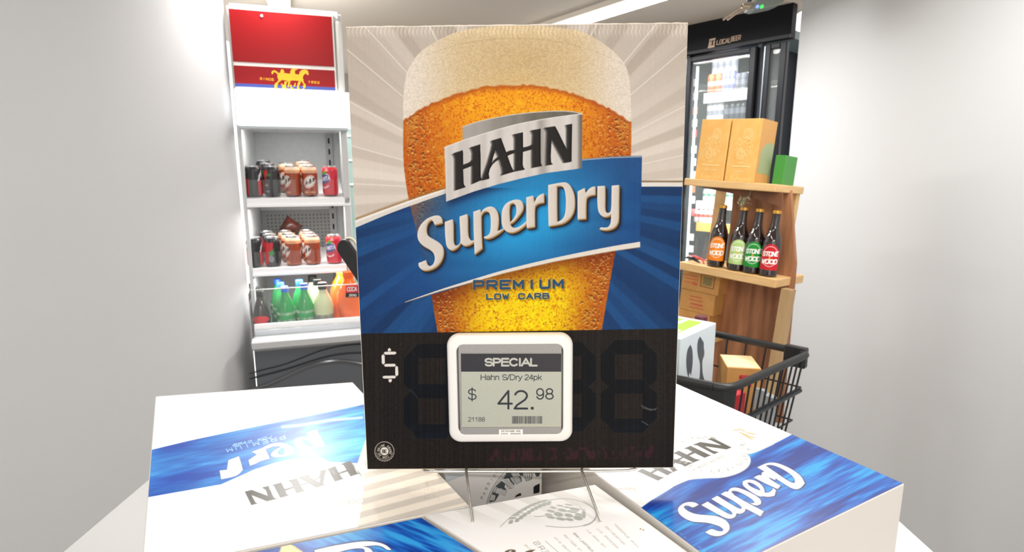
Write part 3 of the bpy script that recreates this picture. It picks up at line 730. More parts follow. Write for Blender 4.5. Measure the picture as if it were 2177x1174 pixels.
# --- right carton
c = Canvas(1225, 780, 1980, 1560, 1.4, W_)
bl = [(1376, 1069), (1410, 1049), (1440, 1030), (1470, 1019), (1506, 1016.5), (1537, 1016), (1567, 1008), (1588, 996), (1596, 983), (1594, 971), (1588, 967), (1609, 961), (1644, 945), (1720, 905), (1800, 860), (1990, 900), (1990, 1570), (1370, 1570), (1300, 1130)]
m = c.mask(smooth_poly(bl, k=1)); wv = watery(c, -.5, 5, BLUES); M = m[..., None]; c.a = c.a * (1 - M) + wv * M
c.fill(c.strokes([smooth_poly(bl[3:13], False)], 2.2), (196, 194, 192), .8)
def hahn_R(p):
    x, y = p; bb = y - (668 - .218 * (x - 1615))
    return (583 + (x - 1615) * 433 / 1180 + bb * 143 / 473, 437 - (x - 1615) * 185 / 1180 + bb * 69 / 473)
HAHN_FLAT = [
 [(150,600),(130,570),(255,525),(262,705),(370,660),(365,520),(345,492),(475,450),(482,860),(498,895),(370,950),(372,720),(262,762),(268,930),(295,985),(160,1028)],
 [(612,405),(735,370),(800,550),(905,520),(905,380),(880,330),(1008,300),(1010,490),(1122,450),(1128,330),(1100,280),(1230,255),(1232,690),(1250,720),(1120,745),(1120,515),(1008,545),(1005,700),(1035,765),(905,790),(735,840),(742,740),(712,640),(640,700),(590,830),(590,880),(495,902),(565,680),(625,450)],
 [(1270,245),(1410,225),(1555,515),(1555,260),(1535,212),(1622,195),(1615,668),(1520,682),(1365,395),(1355,600),(1385,700),(1295,715),(1305,300)]]
HHOLE = [(665, 528), (700, 605), (640, 660), (630, 640)]
H2 = [(862, 725), (815, 595), (905, 560), (905, 780), (885, 770)]
polys = [tr([hahn_R(p) for p in q], 1380, 820, 3.318) for q in HAHN_FLAT + [HHOLE, H2]]
c.fill(c.mask(polys), GREY)
c.text('BREWERS', (1489, 996), (5.4, -2.6), (-3.0, -4.6), 1.0, (150, 148, 142), 1.35)
c.text('ESTD', (1408, 1033), (5.4, -2.2), (-3.2, -4.8), 1.0, (170, 168, 162), 1.5)
c.fill(c.strokes([[(1400, 1048), (1440, 1031), (1490, 1010)], [(1590, 965), (1640, 940), (1700, 905)]], .8), (150, 150, 150), .8)
r = np.random.default_rng(3)
for a in np.linspace(-.35, 2.6, 13):        # small skyline marks round the emblem
    x = 1515 + 74 * math.cos(a); y = 962 + 44 * math.sin(a) 
    for _ in range(5):
        q = (x + r.uniform(-7, 7), y + r.uniform(-4, 4)); c.fill(c.strokes([[q, (q[0] - 6 * math.cos(a), q[1] - 5 * math.sin(a))]], r.uniform(.8, 2.2)), (158, 160, 152), .8)
for a in np.linspace(3.6, 4.9, 7):
    x = 1500 + 80 * math.cos(a); y = 968 + 40 * math.sin(a)
    for _ in range(4):
        q = (x + r.uniform(-6, 6), y + r.uniform(-3, 3)); c.fill(c.strokes([[q, (q[0] + 5, q[1] + 3)]], r.uniform(.8, 2.4)), (158, 160, 152), .8)
gold = c.strokes([[(1560, 915), (1575, 913)], [(1572, 920), (1590, 926)], [(1577, 914), (1583, 918)], [(1588, 920), (1606, 924)], [(1590, 928), (1605, 931)], [(1580, 924), (1600, 935)]], 2.2); c.fill(gold, (200, 150, 80), .8)
q6 = lambda p: tr(smooth_poly(p, k=2, corner=55), 1420, 980, 6.054)
SUP = [[q6([(395,565),(360,540),(300,528),(230,535),(170,565),(130,610),(130,660),(170,710),(240,755),(320,785),(400,790),(500,795),(600,820),(680,850),(718,885),(700,910),(640,905),(590,885),(555,875),(480,920),(540,955),(620,975),(700,960),(760,925),(795,880),(790,820),(750,770),(690,735),(620,710),(520,700),(420,695),(330,680),(250,645),(202,600),(215,578),(260,575),(290,590),(325,605)])],
 [q6([(430,570),(510,525),(640,605),(760,675),(815,695),(835,680),(810,645),(720,590),(560,492),(635,450),(780,540),(900,610),(940,622),(955,600),(910,560),(820,500),(680,430),(750,388),(800,410),(1000,530),(1232,650),(1190,715),(1100,665),(1000,615),(985,660),(930,685),(880,675),(870,720),(810,750),(730,735),(600,665)])],
 [q6([(775,395),(800,355),(870,340),(960,365),(1060,410),(1150,460),(1200,510),(1195,555),(1150,577),(1100,570),(1000,510),(1050,545),(1112,545),(1110,515),(1040,465),(950,415),(880,387),(825,387),(815,405),(850,435),(830,450)])],
 [q6([(960,310),(965,265),(1020,240),(1100,245),(1180,285),(1235,350),(1245,410),(1290,412),(1335,390),(1356,350),(1390,380),(1370,450),(1290,467),(1230,455),(1180,462),(1100,420),(1000,350)]), q6([(1020,282),(1050,275),(1120,305),(1180,350),(1192,385),(1130,365),(1040,318)])],
 [q6([(1105,215),(1170,180),(1205,190),(1210,150),(1260,132),(1330,160),(1390,200),(1380,250),(1330,225),(1290,212),(1330,250),(1450,320),(1410,362),(1250,290)])],
 [q6([(1150,85),(1250,35),(1340,18),(1450,40),(1600,110),(1720,200),(1760,290),(1700,360),(1620,370),(1500,300),(1300,170)]), q6([(1255,60),(1330,48),(1450,90),(1580,170),(1640,240),(1630,290),(1560,270),(1400,160)])]]
ms = [c.mask(g) for g in SUP]; am = np.clip(sum(ms), 0, 1)
ol = np.clip(c.blur(am, 1.1) * 3.2, 0, 1); c.fill(np.maximum(ol, c.shift(ol, 2, 1.5)), (54, 50, 92), .85)
c.fill(am, (240, 240, 242))
for (x, y) in [(1443, 1134), (1453, 1143), (1484, 1163), (1494, 1171), (1385, 1095), (1412, 1112)]:
    c.fill(c.strokes([[(x, y), (x + 4, y - 1), (x + 6, y + 3)]], 1.1), (150, 180, 220), .7)
# straight hand-cut edge of print near the side
def uv(u, t): return (.875 * u - .485 * t, .485 * u + .875 * t)
_s = math.hypot(.875, .485)
cR = carton('beer_carton', 'white and blue beer carton right of the easel, its lettering right way up', [uv(.326, .62), uv(.578, .62), uv(.578, .255), uv(.326, .255)], ZC + .005, CH + .005, c, 440, 640)
# --- left carton, its print upside down
c = Canvas(300, 790, 1010, 1200, 1.5, W_)
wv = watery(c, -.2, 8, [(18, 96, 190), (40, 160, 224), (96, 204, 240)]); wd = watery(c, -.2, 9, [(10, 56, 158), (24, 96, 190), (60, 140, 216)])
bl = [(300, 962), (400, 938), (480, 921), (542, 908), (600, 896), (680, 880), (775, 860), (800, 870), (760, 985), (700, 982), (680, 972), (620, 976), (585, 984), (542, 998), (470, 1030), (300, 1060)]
m = c.mask(bl)[..., None]; g = sstep(620, 545, c.X)[..., None]; c.a = c.a * (1 - m) + (wv * (1 - .7 * g) + wd * .7 * g) * m  # blue paled towards the right: lamp glare painted into the print
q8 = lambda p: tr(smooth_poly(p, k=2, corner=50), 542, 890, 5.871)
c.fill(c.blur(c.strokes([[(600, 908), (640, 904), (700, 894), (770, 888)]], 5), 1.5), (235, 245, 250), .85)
gl = [[q8([(650,175),(770,135),(870,345),(740,365),(700,385),(620,402),(560,390),(510,345),(485,300),(480,290),(500,255),(560,235),(640,235),(672,240)]), q8([(600,255),(660,265),(715,310),(732,345),(700,362),(640,345),(600,305),(585,270)])],
      [q8([(60,400),(130,340),(240,305),(330,300),(420,325),(480,370),(490,410),(440,455),(340,480),(240,487),(200,465),(205,430),(260,385),(320,360),(300,345),(220,350),(150,380)]), q8([(290,440),(285,415),(320,375),(350,362),(375,400),(370,440),(330,455)])],
      [q8([(-40,415),(120,358),(185,500),(60,535),(20,560),(-60,590),(-80,520),(-20,480),(25,450)])],
      [q8([(-330,520),(-200,470),(-150,640),(-220,720),(-420,760),(-440,650),(-350,640)])]]
ms = [c.mask(g) for g in gl]; am = np.clip(sum(ms), 0, 1)
ol = np.clip(c.blur(am, 1.2) * 3, 0, 1); c.fill(ol, (60, 84, 170), .8); c.fill(am, (242, 242, 244))
c.text('PREMIUM', (604, 925.5), (-11, 2.6), (3.4, 6.8), 1.5, (170, 214, 244), 1.7)
c.text('LOW CARB', (575, 931), (-7, 1.6), (2.2, -4.6), 1.2, (170, 214, 244), 1.5)
def hahn_L(p):
    x, y = p; bb = y - (790 - .218 * (x - 905))
    return (525 + (x - 905) / 335 * -305 - bb / 480 * 90, 745 + (x - 905) / 335 * 85 - bb / 480 * 170 )
polys = [tr([hahn_L(p) for p in q], 542, 890, 5.871) for q in HAHN_FLAT + [HHOLE, H2]]
c.fill(c.mask(polys), (70, 69, 64))
c.text('BREWERS', (662, 996), (-5.2, 1.5), (2.8, 5.2), 1.0, (168, 160, 152), 1.6)
r = np.random.default_rng(13)
for k in range(34):
    x = 572 + k * 6.2; y = 1066 + 10 * math.sin(k * .09) - k * .35
    c.fill(c.strokes([[(x, y + r.uniform(-2, 2)), (x + 5, y + r.uniform(6, 14))]], r.uniform(.8, 2.4)), (176, 174, 158), .8)
for k in range(12):
    x = 548 + k * 16; y = 1004 - 12 * math.sin(k * .3)
    c.fill(c.strokes([[(x, y), (x + r.uniform(3, 8), y + r.uniform(2, 6))]], r.uniform(.8, 2)), (190, 190, 178), .6)
for k in range(9):
    c.fill(c.strokes([[(748 + k * 2.6, 985 + k * 3.4), (751 + k * 2.6, 990 + k * 3.4)]], 2.6 if k in (0, 1, 5, 6) else 1), (104, 112, 104), .75)
c.text('PASSION', (789, 1030), (-1.6, -5), (4.6, -1.2), .8, (150, 140, 124), 1.5)
# silvery beams printed towards the lid corner, the poster's shade painted into their beige
bm = c.mask([(775, 985), (1010, 985), (1010, 1090), (760, 1125), (772, 1060)])
t_ = (c.Y + .27 * c.X) / 27.0; s_ = np.where((t_ % 1) < .48, 1.0, 0.0); st_ = c.blur(s_ * (c.X > 700), .6)
bcol = np.array([222, 212, 198]) + (st_[..., None] - .5) * np.array([-34, -32, -28]); bm_ = bm[..., None] * .95; c.a = c.a * (1 - bm_) + bcol * bm_
for k in range(16): c.fill(c.strokes([[(r.uniform(900, 935), r.uniform(1040, 1062))] * 2], 1.3), (160, 140, 120), .8)
FRc = at_z(998, 1076, ZC)[:2]; BRc = at_z(750, 813, ZC)[:2]
dF = (at_z(998, 1076, ZC) - at_z(542, 1167.5, ZC))[:2]; dF /= np.linalg.norm(dF)
dB = (at_z(750, 813, ZC) - at_z(542, 828, ZC))[:2]; dB /= np.linalg.norm(dB)
FLc = FRc - dF * .262; BLc = BRc - dB * .262
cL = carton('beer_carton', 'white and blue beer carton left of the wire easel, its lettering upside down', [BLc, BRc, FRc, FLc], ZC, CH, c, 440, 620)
# --- near-left carton with the torn label
c = Canvas(380, 1070, 1200, 1560, 1.3, W_)
wv = watery(c, .42, 21, [(12, 42, 124), (20, 92, 184), (52, 156, 222)]); c.a = wv
c.fill(c.blur(c.mask([(640, 1130), (700, 1128), (790, 1116), (775, 1150), (700, 1160), (650, 1160)]), 8), (60, 160, 215), .5)
q7 = lambda p: tr(smooth_poly(p, k=2, corner=60), 542, 1080, 6.803)
dm = c.mask([q7([(860,612),(1100,555),(1300,520),(1480,490),(1650,480),(1800,500),(1900,540),(1960,590),(1972,615),(1910,612),(1850,565),(1780,545),(1720,545),(1560,560),(1650,575),(1700,620),(1730,700),(1700,850),(1500,1000),(1200,1100),(950,1150)]), q7([(1190,648),(1350,602),(1480,585),(1570,590),(1592,620),(1580,760),(1480,880),(1350,960),(1300,970)])])
ol = np.clip(c.blur(dm, 1.5) * 3, 0, 1); c.fill(np.maximum(ol, c.shift(ol, -1, -1)), (30, 36, 84), .85); c.fill(dm, (240, 240, 244))
c.fill(c.mask(q7([(0,590),(380,512),(390,560),(365,600),(350,760),(0,760)])), (26, 110, 190), .3)
c.fill(c.mask(q7([(385,516),(440,508),(490,500),(510,530),(560,545),(620,585),(700,640),(790,760),(330,800),(345,660),(372,590)])), (222, 186, 120))
c.fill(c.mask(q7([(400,540),(480,525),(540,560),(600,600),(680,660),(700,760),(360,780),(375,620)])), (236, 208, 150))
c.fill(c.mask(q7([(488,478),(520,470),(545,500),(520,530),(495,505)])), (40, 120, 196))
P1 = at_z(896.5, 1097.5, ZC)[:2]; P2 = at_z(1017, 1175, ZC)[:2]; dS = (P2 - P1) / np.linalg.norm(P2 - P1)
n1br = P1; n1bl = P1 - dF * .30
n1bl = n1bl - np.array([-dF[1], dF[0]]) * .003; n1br = n1br - np.array([-dF[1], dF[0]]) * .0005
carton('beer_carton', 'blue topped beer carton nearest at lower left, its label torn to brown card', [n1bl, n1br, n1br + dS * .27, n1bl + dS * .27], ZC - .001, CH - .001, c, 560, 260, (.5, 60))
# --- near-middle carton with the hop emblem
c = Canvas(880, 1010, 1560, 1560, 1.5, W_)
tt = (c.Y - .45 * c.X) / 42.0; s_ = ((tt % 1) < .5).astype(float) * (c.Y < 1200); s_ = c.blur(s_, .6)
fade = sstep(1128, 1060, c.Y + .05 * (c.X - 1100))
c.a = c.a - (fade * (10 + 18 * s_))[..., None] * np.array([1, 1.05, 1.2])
HG = (172, 174, 168)
q4 = lambda p: tr(p, 1040, 1030, 8.154)
c.fill(c.strokes([smooth_poly(q4([(190,740),(330,600),(450,505),(580,425),(720,350),(880,300),(1050,272),(1260,245),(1450,260),(1640,310),(1760,370),(1840,450),(1865,530),(1830,620),(1740,690),(1580,730),(1380,748),(1150,742),(980,722)]), False)], 1.5), HG)
c.fill(c.strokes([smooth_poly(q4([(1640,310),(1760,370),(1840,450),(1868,530),(1830,620),(1740,690),(1640,715)]), False)], 3.0), HG)
for x, y in [(380,650),(490,620),(560,570),(620,525),(695,480),(755,440),(820,410),(885,375),(960,345),(1040,322)]:
    c.fill(c.mask(smooth_poly(q4([(x-50,y+38),(x-34,y-22),(x+34,y-36),(x+36,y+8),(x+10,y+36)]), k=1)), HG)
for x, y in [(400,588),(460,530),(520,485),(590,440),(655,402),(730,368),(800,335),(870,308),(950,288)]:
    c.fill(c.mask(smooth_poly(q4([(x-66,y+22),(x-20,y-20),(x+66,y-20),(x+60,y+4),(x,y+20)]), k=1)), HG)
for x, y, a, b_ in [(1110,405,60,20),(1230,372,70,15),(1380,355,80,14),(1070,465,75,26),(1270,450,85,28),(1370,402,85,16),(1030,528,70,22),(1200,520,85,42),(1380,540,80,34),(1480,425,100,22),(1440,480,100,20),(1555,545,70,50),(1070,572,80,26),(1240,600,90,28),(1390,610,75,26),(1540,585,85,40),(1640,520,38,72),(1490,455,70,18)]:
    pts = q4([(x + a * math.cos(t), y + b_ * math.sin(t) + a * .16 * math.cos(t)) for t in np.linspace(0, 2 * math.pi, 20)][:-1]); c.fill(c.mask(pts), HG, .95)
    c.fill(c.strokes([pts + [pts[0]]], .8), (232, 230, 226), .8)
c.fill(c.strokes([q4([(1350,470),(1450,425),(1560,440)]), q4([(1580,400),(1600,440),(1670,436)]), q4([(780,555),(860,560),(990,545)])], 1.1), (140, 138, 130), .9)
EX = np.array([-.70, -.68]); EY = np.array([.93, -.30])
def ntext(t, end, w, cap, adv=1.35, sw=.75, col=(186, 178, 168)):
    n = len(t); e = np.array(end) - EX * w * ((n - 1) * adv + 1)
    c.text(t, tuple(e), EX * w, EY * cap, sw, col, adv)
ntext('TOGETHER WITH', q4([(1120,925)])[0], 3.6, 4.2); ntext('TO MEETING', q4([(1290,885)])[0], 3.6, 4.2, 1.45)
ntext('AUSTRALIANS', q4([(1450,850)])[0], 4.0, 4.8, 1.35, .95, (166, 160, 152)); ntext('THE HAHN ALL', q4([(1680,790)])[0], 3.2, 3.8, 1.5)
ntext('BREWERS ALL', q4([(1860,770)])[0], 3.6, 4.4, 1.6); ntext('REFRESHING', q4([(2010,740)])[0], 3.8, 4.4, 1.5); ntext('HAHN SUPERDRY', (1304, 1115), 3.8, 4.4, 1.5)
ntext('THE', q4([(600,1050)])[0], 4.2, 4.6, 1.5); ntext('BREWERS', q4([(760,1010)])[0], 9.0, 10.5, 1.55, 1.3, (160, 154, 150))
c.fill(c.strokes([q4([(975,985),(1200,1180)])], 1.0), (160, 154, 148))
c.fill(c.mask(smooth_poly(q4([(270,1165),(320,1135),(400,1125),(460,1145),(455,1190),(420,1300),(300,1300)]))), (100, 84, 70)); c.fill(c.mask(smooth_poly(q4([(630,1165),(720,1135),(810,1132),(740,1170),(700,1300),(600,1300)]))), (100, 84, 70))
c.fill(c.mask(q4([(330,1165),(400,1140),(370,1180)])), (230, 226, 222))
for x, y in [(1367, 1127), (1361, 1125)]: c.fill(c.mask([(x, y - 2), (x + 4, y + 1), (x - 1, y + 1)]), (150, 110, 60))
Q1 = at_z(903, 1096.3, ZC)[:2]; Q2 = at_z(1272, 1029.5, ZC)[:2]; Q3 = at_z(1484, 1181, ZC)[:2]
dR = (Q3 - Q2) / np.linalg.norm(Q3 - Q2)
Q2 = Q2 + np.array([-.0035, -.001]); Q1b = P1 + (Q2 - Q1) / np.linalg.norm(Q2 - Q1) * .0022
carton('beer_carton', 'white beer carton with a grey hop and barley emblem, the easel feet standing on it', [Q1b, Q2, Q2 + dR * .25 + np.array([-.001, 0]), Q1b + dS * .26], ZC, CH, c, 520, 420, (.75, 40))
# --- small carton standing in the gap behind, shade painted into its printed front
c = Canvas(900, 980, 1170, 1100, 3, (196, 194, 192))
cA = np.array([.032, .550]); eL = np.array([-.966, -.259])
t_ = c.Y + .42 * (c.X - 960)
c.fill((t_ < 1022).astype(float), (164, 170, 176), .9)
q5 = lambda p: tr(p, 1010, 985, 12.806)
INK = (58, 66, 70)
c.fill(c.strokes([smooth_poly(q5([(320,1120),(350,950),(430,760),(540,570),(680,380),(800,245),(900,140)]), False)], 1.0), INK)
c.fill(c.strokes([smooth_poly(q5([(360,1070),(400,930),(480,760),(580,600),(720,420),(860,270),(960,180)]), False)], 1.0), INK)
c.fill(c.mask(q5([(380,1075),(440,930),(480,780),(660,850),(630,900),(540,1040)])), INK); c.fill(c.mask(q5([(560,640),(720,480),(830,560),(800,650),(870,740),(640,690)])), INK)
c.fill(c.mask(q5([(760,430),(860,280),(1000,200),(1150,200),(1130,280),(960,420),(900,420)])), INK); c.fill(c.mask(q5([(900,400),(1000,360),(1090,520),(1060,600),(960,500)])), INK)
c.fill(c.mask(q5([(1150,180),(1290,180),(1310,360),(1220,340)])), INK); c.fill(c.mask(q5([(1180,345),(1240,360),(1280,490),(1240,520),(1200,440)])), INK); c.fill(c.mask(q5([(1620,260),(1780,260),(1740,365),(1660,365)])), INK)
LT = (196, 196, 192)
def bld(p, n, vert=True):
    p = q5(p); c.fill(c.mask(p), LT); c.fill(c.strokes([p + [p[0]]], .6), INK)
    a, b_, d, e = [np.array(q) for q in p]
    for i in range(1, n):
        t = i / n; c.fill(c.strokes([[tuple(a + (b_ - a) * t + (e - a) * .12), tuple(e + (d - e) * t - (e - a) * .1)]], .7), INK, .8)
bld([(440,850),(560,880),(530,1020),(400,1010)], 4); bld([(490,750),(630,640),(560,800),(540,790)], 3); bld([(690,680),(870,770),(810,890),(600,800)], 6)
bld([(740,420),(850,440),(1060,620),(1000,700)], 3); bld([(830,560),(880,600),(980,690),(900,700)], 2); bld([(950,400),(1000,380),(1110,540),(1060,555)], 2)
for p in ([(960,250),(1130,240),(1260,490),(1130,580)], [(1290,250),(1590,250),(1540,440),(1390,495)]):
    P4 = q5(p); c.fill(c.mask(P4), LT); c.fill(c.strokes([P4 + [P4[0]]], .8), INK); a, b_, d, e = [np.array(q) for q in P4]
    for i in range(4):
        for j in range(7):
            u = (i + .6) / 4.3; v = (j + .6) / 7.4; q = (a * (1 - u) + b_ * u) * (1 - v) + (e * (1 - u) + d * u) * v
            c.fill(c.strokes([[tuple(q), tuple(q + np.array([.4, .9]))]], 1.5), INK)
ar = [(190,935),(245,825),(305,690),(370,560),(450,440),(525,340),(600,235),(690,140)]
for i, ch in enumerate('PASSION '):
    if ch == ' ': continue
    x, y = ar[i]; nx, ny = ar[min(i + 1, 7)]; d = np.array([nx - x, ny - y], float); d /= np.hypot(*d); u = np.array([d[1], -d[0]])
    u = -u if u[0] > 0 else u
    o_ = q5([(x - d[0] * 35 - u[0] * 28, y - d[1] * 35 - u[1] * 28)])[0]; c.text(ch, o_, d * 4.6, u * 4.6, .75, INK)
c.fill(c.mask(q5([(1590,840),(1590,660),(1620,620),(1760,550),(1755,800)])), (16, 18, 20)); c.fill(c.mask(q5([(1075,935),(1110,880),(1170,840),(1240,808),(1262,880)])), (16, 18, 20))
c.fill(c.mask(q5([(1762,560),(1780,560),(1778,800),(1760,800)])), (214, 200, 170)); c.fill(c.strokes([q5([(1275,820),(1305,885)])], 1), (190, 176, 150))
zt = ZC + .007
root = empty('beer_carton', (cA[0] - .05, cA[1] + .08, ZC - CH), 'small upright carton in the shaded gap behind the easel, printed with a city skyline', 'carton', 'beer cartons stacked under the poster')
eD = np.array([-.259, .966]); wB = .103; dB_ = .11
pl = [cA, cA + eL * wB, cA + eL * wB + eD * dB_, cA + eD * dB_]
b = MB(); b.prism([np.array([p[0], p[1], zt]) for p in pl[::-1]], (0, 0, -(CH + .007)))
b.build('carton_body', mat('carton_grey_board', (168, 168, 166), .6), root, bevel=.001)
U_, V_ = np.meshgrid(np.linspace(.01, .99, 340), np.linspace(.01, .99, 500))
nrm = np.array([.259, -.966])
P = np.stack([cA[0] + eL[0] * wB * U_ + nrm[0] * .0004, cA[1] + eL[1] * wB * U_ + nrm[1] * .0004, zt - (CH + .007) * V_], -1)
z_ = (P - EYE) @ FWD; GX = CX + FPX * ((P - EYE) @ RGT) / z_; GY = CY - FPX * ((P - EYE) @ UPV) / z_
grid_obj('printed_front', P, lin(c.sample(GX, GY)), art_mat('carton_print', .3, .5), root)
# the display table under the cartons
tb = empty('display_table', (0, .45, 0), 'plain white table under the beer cartons', 'table')
zt_ = ZC - CH
b = MB(); b.box(-.66, .62, .14, 1.0, zt_ - .04, zt_); b.build('table_top', mat('table_white', (206, 206, 206), .6), tb, bevel=.003)
for x in (-.60, .56):
    for y in (.19, .94): b = MB(); b.box(x - .025, x + .025, y - .025, y + .025, 0, zt_ - .04); b.build('leg', MATS['table_white'], tb)
# ------------------------------------------------------------ wire easel
es = empty('wire_easel', (0, .5, ZC), 'bent silver wire easel with two legs, carrying the poster', 'easel')
WM = mat('easel_wire', (214, 210, 200), .25, metal=.9)
def PB(x, y, d=-.003): return POST.pt(x, y, d)
b = MB()
front = [PB(900, 997, .012), PB(899, 998.5, .004), PB(903, 1001.5, -.003), PB(915, 1002.6, -.004)] + [PB(x, 1002.6 - .004 * (x - 915) + .9 * math.sin((x - 915) / 420 * 3.1), -.004) for x in range(960, 1330, 60)] + [PB(1335, 1000.6, -.004), PB(1348, 998, -.003), PB(1353, 995.5, .004), PB(1353, 994, .012)]
b.tube(front, .00125, 10); b.build('front_rail', WM, es, smooth=True)
for top, foot in (((991, 1002), (1005, 1110)), ((1237, 1001), (1277, 1109))):
    T_ = PB(top[0], top[1], -.0065); F_ = at_z(foot[0], foot[1], ZC + .0011); b = MB()
    b.tube([PB(top[0] + 1, top[1] - 5, -.001), PB(top[0], top[1] - 2.5, -.0055), T_, T_ + (F_ - T_) * .08, T_ + (F_ - T_) * .6, F_], .0013, 10); b.build('leg', WM, es, smooth=True)
b = MB()
up0 = POST.P(-.045, .0065, -.003); up1 = POST.P(-.045, .0065, .30); up2 = POST.P(.045, .0065, .30); up3 = POST.P(.045, .0065, -.003)
b.tube([PB(900, 997, .012), up0 + POST.ed * .006, up1 + POST.ed * .002, (up1 + up2) / 2 + POST.ez * .02, up2 + POST.ed * .002, up3 + POST.ed * .006, PB(1353, 994, .012)], .00125, 8)
b.build('back_frame', WM, es, smooth=True)
b = MB(); pk = (up1 + up2) / 2 + POST.ez * .018 + POST.ed * .004; ft = np.array([.12, .66, ZC + .0105]); b.tube([pk, ft], .00125, 8); b.build('rear_leg', WM, es, smooth=True)
# ------------------------------------------------------------ the room
RX0, RX1, RY0, RY1 = -1.085, 1.46, -1.6, 5.2
def struct(name, mb, m, **k): return tag(mb.build(name, m, **k), kind='structure')
WALL = mat('wall_paint', (190, 191, 193), .9, spec=.1)
b = MB(); b.box(RX0 - .1, RX1 + .1, RY0, RY1 + .1, -.05, 0); struct('floor', b, mat('floor_tile', (176, 170, 160), .5, noise=(3, .5, (160, 154, 146))))
b = MB(); b.box(RX0 - .8, RX1 + .1, RY0, RY1 + .1, CEIL, CEIL + .06); struct('ceiling', b, mat('ceiling_paint', (190, 184, 177), .9, spec=.1, noise=(.9, .5, (194, 182, 168))))
b = MB(); b.box(RX0 - .06, RX0, RY0, 2.27, 0, CEIL); struct('wall_left', b, WALL)
b = MB(); b.box(RX1, RX1 + .06, RY0, 3.04, 0, CEIL); struct('wall_right', b, WALL)
b = MB(); b.box(RX0 - .8, RX1 + .1, RY1, RY1 + .06, 0, CEIL); struct('wall_back', b, mat('wall_back_paint', (150, 148, 142), .8))
TUBE = mat('lamp_tube', (255, 252, 244), .5, emit=7.0)
HOUSE = mat('lamp_housing', (214, 206, 194), .4)
for i, (x, y, a, L, pw) in enumerate(LAMPS[:3]):
    t = empty('ceiling_lamp', (x, y, CEIL), ['white ceiling tube lamp above the poster, running to the upper right', 'white ceiling tube lamp at upper left above the red fridge header', 'white ceiling tube lamp overhead, right of the camera'][i], 'lamp', 'tube lamps on the ceiling')
    f = Frame((x, y, 0), (math.cos(a), math.sin(a), 0), (-math.sin(a), math.cos(a), 0))
    b = MB(); b.box(-L / 2, L / 2, -.055, .055, CEIL - .03, CEIL - .0005, f); b.build('housing', HOUSE, t, bevel=.004)
    b = MB(); b.tube([f.P(-L / 2 + .02, 0, CEIL - .05), f.P(L / 2 - .02, 0, CEIL - .05)], .018, 12); b.build('tube', TUBE, t, smooth=True)
    for e in (-1, 1): b = MB(); b.box(e * L / 2 - .012, e * L / 2 + .012, -.03, .03, CEIL - .074, CEIL - .03, f); b.build('end_cap', HOUSE, t)

# ------------------------------------------------------------ open drinks fridge on the left
th = math.radians(18)
FR = Frame((-1.04, 2.30, 0), (math.cos(th), math.sin(th), 0), (-math.sin(th), math.cos(th), 0))
GW = mat('fridge_white', (222, 222, 222), .4)
GGREY = mat('fridge_grey', (206, 208, 208), .45, noise=(60, .6, (196, 200, 200)))
fridge = empty('open_fridge', FR.P(.2, .3, 0), 'tall white open drinks fridge with a red header, at the left', 'fridge')
rL = -.03; rE, _ = FR.px(736, 400, .0)
def zat(y, d=0, x=640): return FR.px(x, y, d)[1]
DB = .46
zt, zh0, zl0 = zat(24), zat(190), zat(269)
b = MB(); b.box(rL, rE, DB, DB + .06, .1, zt, FR); b.build('back_panel', GGREY, fridge)
b = MB(); b.box(rE - .012, rE + .016, -.0, DB + .06, .1, zt, FR); b.build('side_panel', mat('fridge_side', (206, 208, 208), .4), fridge, bevel=.004)
b = MB(); b.box(rL - .014, rL, -.0, DB + .06, .1, zt, FR); b.build('side_panel', MATS['fridge_side'], fridge)
# pegboard liner behind the middle shelf, with real dimples
b = MB(); b.box(rL + .002, FR.px(703, 480, DB)[0], DB - .006, DB, zat(563, DB), zat(446, DB), FR)
liner = b.build('perforated_liner', mat('liner_grey', (150, 152, 150), .5), fridge)
b = MB(); za_, zb_ = zat(563, DB), zat(446, DB)
x = rL + .03
while x < FR.px(700, 480, DB)[0]:
    z = za_ + .02
    while z < zb_ - .01:
        q = [(x + .0045 * math.cos(t), z + .0045 * math.sin(t)) for t in np.linspace(0, 2 * math.pi, 9)[:-1]]
        b.prism([FR.P(a_, DB - .0062, c_) for a_, c_ in q], -FR.ed * .001); z += .0175
    x += .0175
b.build('perforations', mat('liner_hole', (112, 108, 104), .8), liner)
# slotted upright
ur0, ur1 = FR.px(700, 400, DB - .02)[0], FR.px(709, 400, DB - .02)[0]
b = MB(); b.box(ur0 - .006, ur1 + .006, DB - .02, DB, .6, zl0 + .2, FR); z = .75
while z < 2.0:
    b.box((ur0 + ur1) / 2 - .004, (ur0 + ur1) / 2 + .004, DB - .0215, DB - .0198, z, z + .026, FR, 1); z += .052
b.build('slotted_upright', [mat('upright_grey', (168, 170, 170), .45), mat('slot_black', (34, 36, 38), .8)], fridge)
# canopy: header box, sign panel, lit fascia
b = MB(); b.box(rL, rE, -.035, DB, zl0, zt, FR); b.build('canopy', GW, fridge)
hdR = FR.px(708, 100, -.05)[0]
b = MB(); b.box(rL, FR.px(712, 100, -.05)[0], -.05, -.035, zh0 - .01, zat(24, -.05), FR); sign = b.build('header_frame', mat('header_frame', (216, 214, 210), .35), fridge, bevel=.003)
b = MB(); b.box(FR.px(712, 100, -.05)[0], rE + .012, -.045, .10, zh0 - .01, zat(36, -.05), FR); b.build('header_end', mat('header_end', (202, 202, 198), .35), fridge, bevel=.012)
RED = mat('header_red', (138, 18, 22), .35, spec=.25)
def hpt(x, y, d=-.0512): return FR.pt(x, y, d)
zm = zat(143, -.05)
def panel(z0, z1, m, name, d=-.0505, r1=None):
    b = MB(); b.box(rL + .0, r1 if r1 else hdR, d - .0012, d + .001, z0, z1, FR); return b.build(name, m, sign)
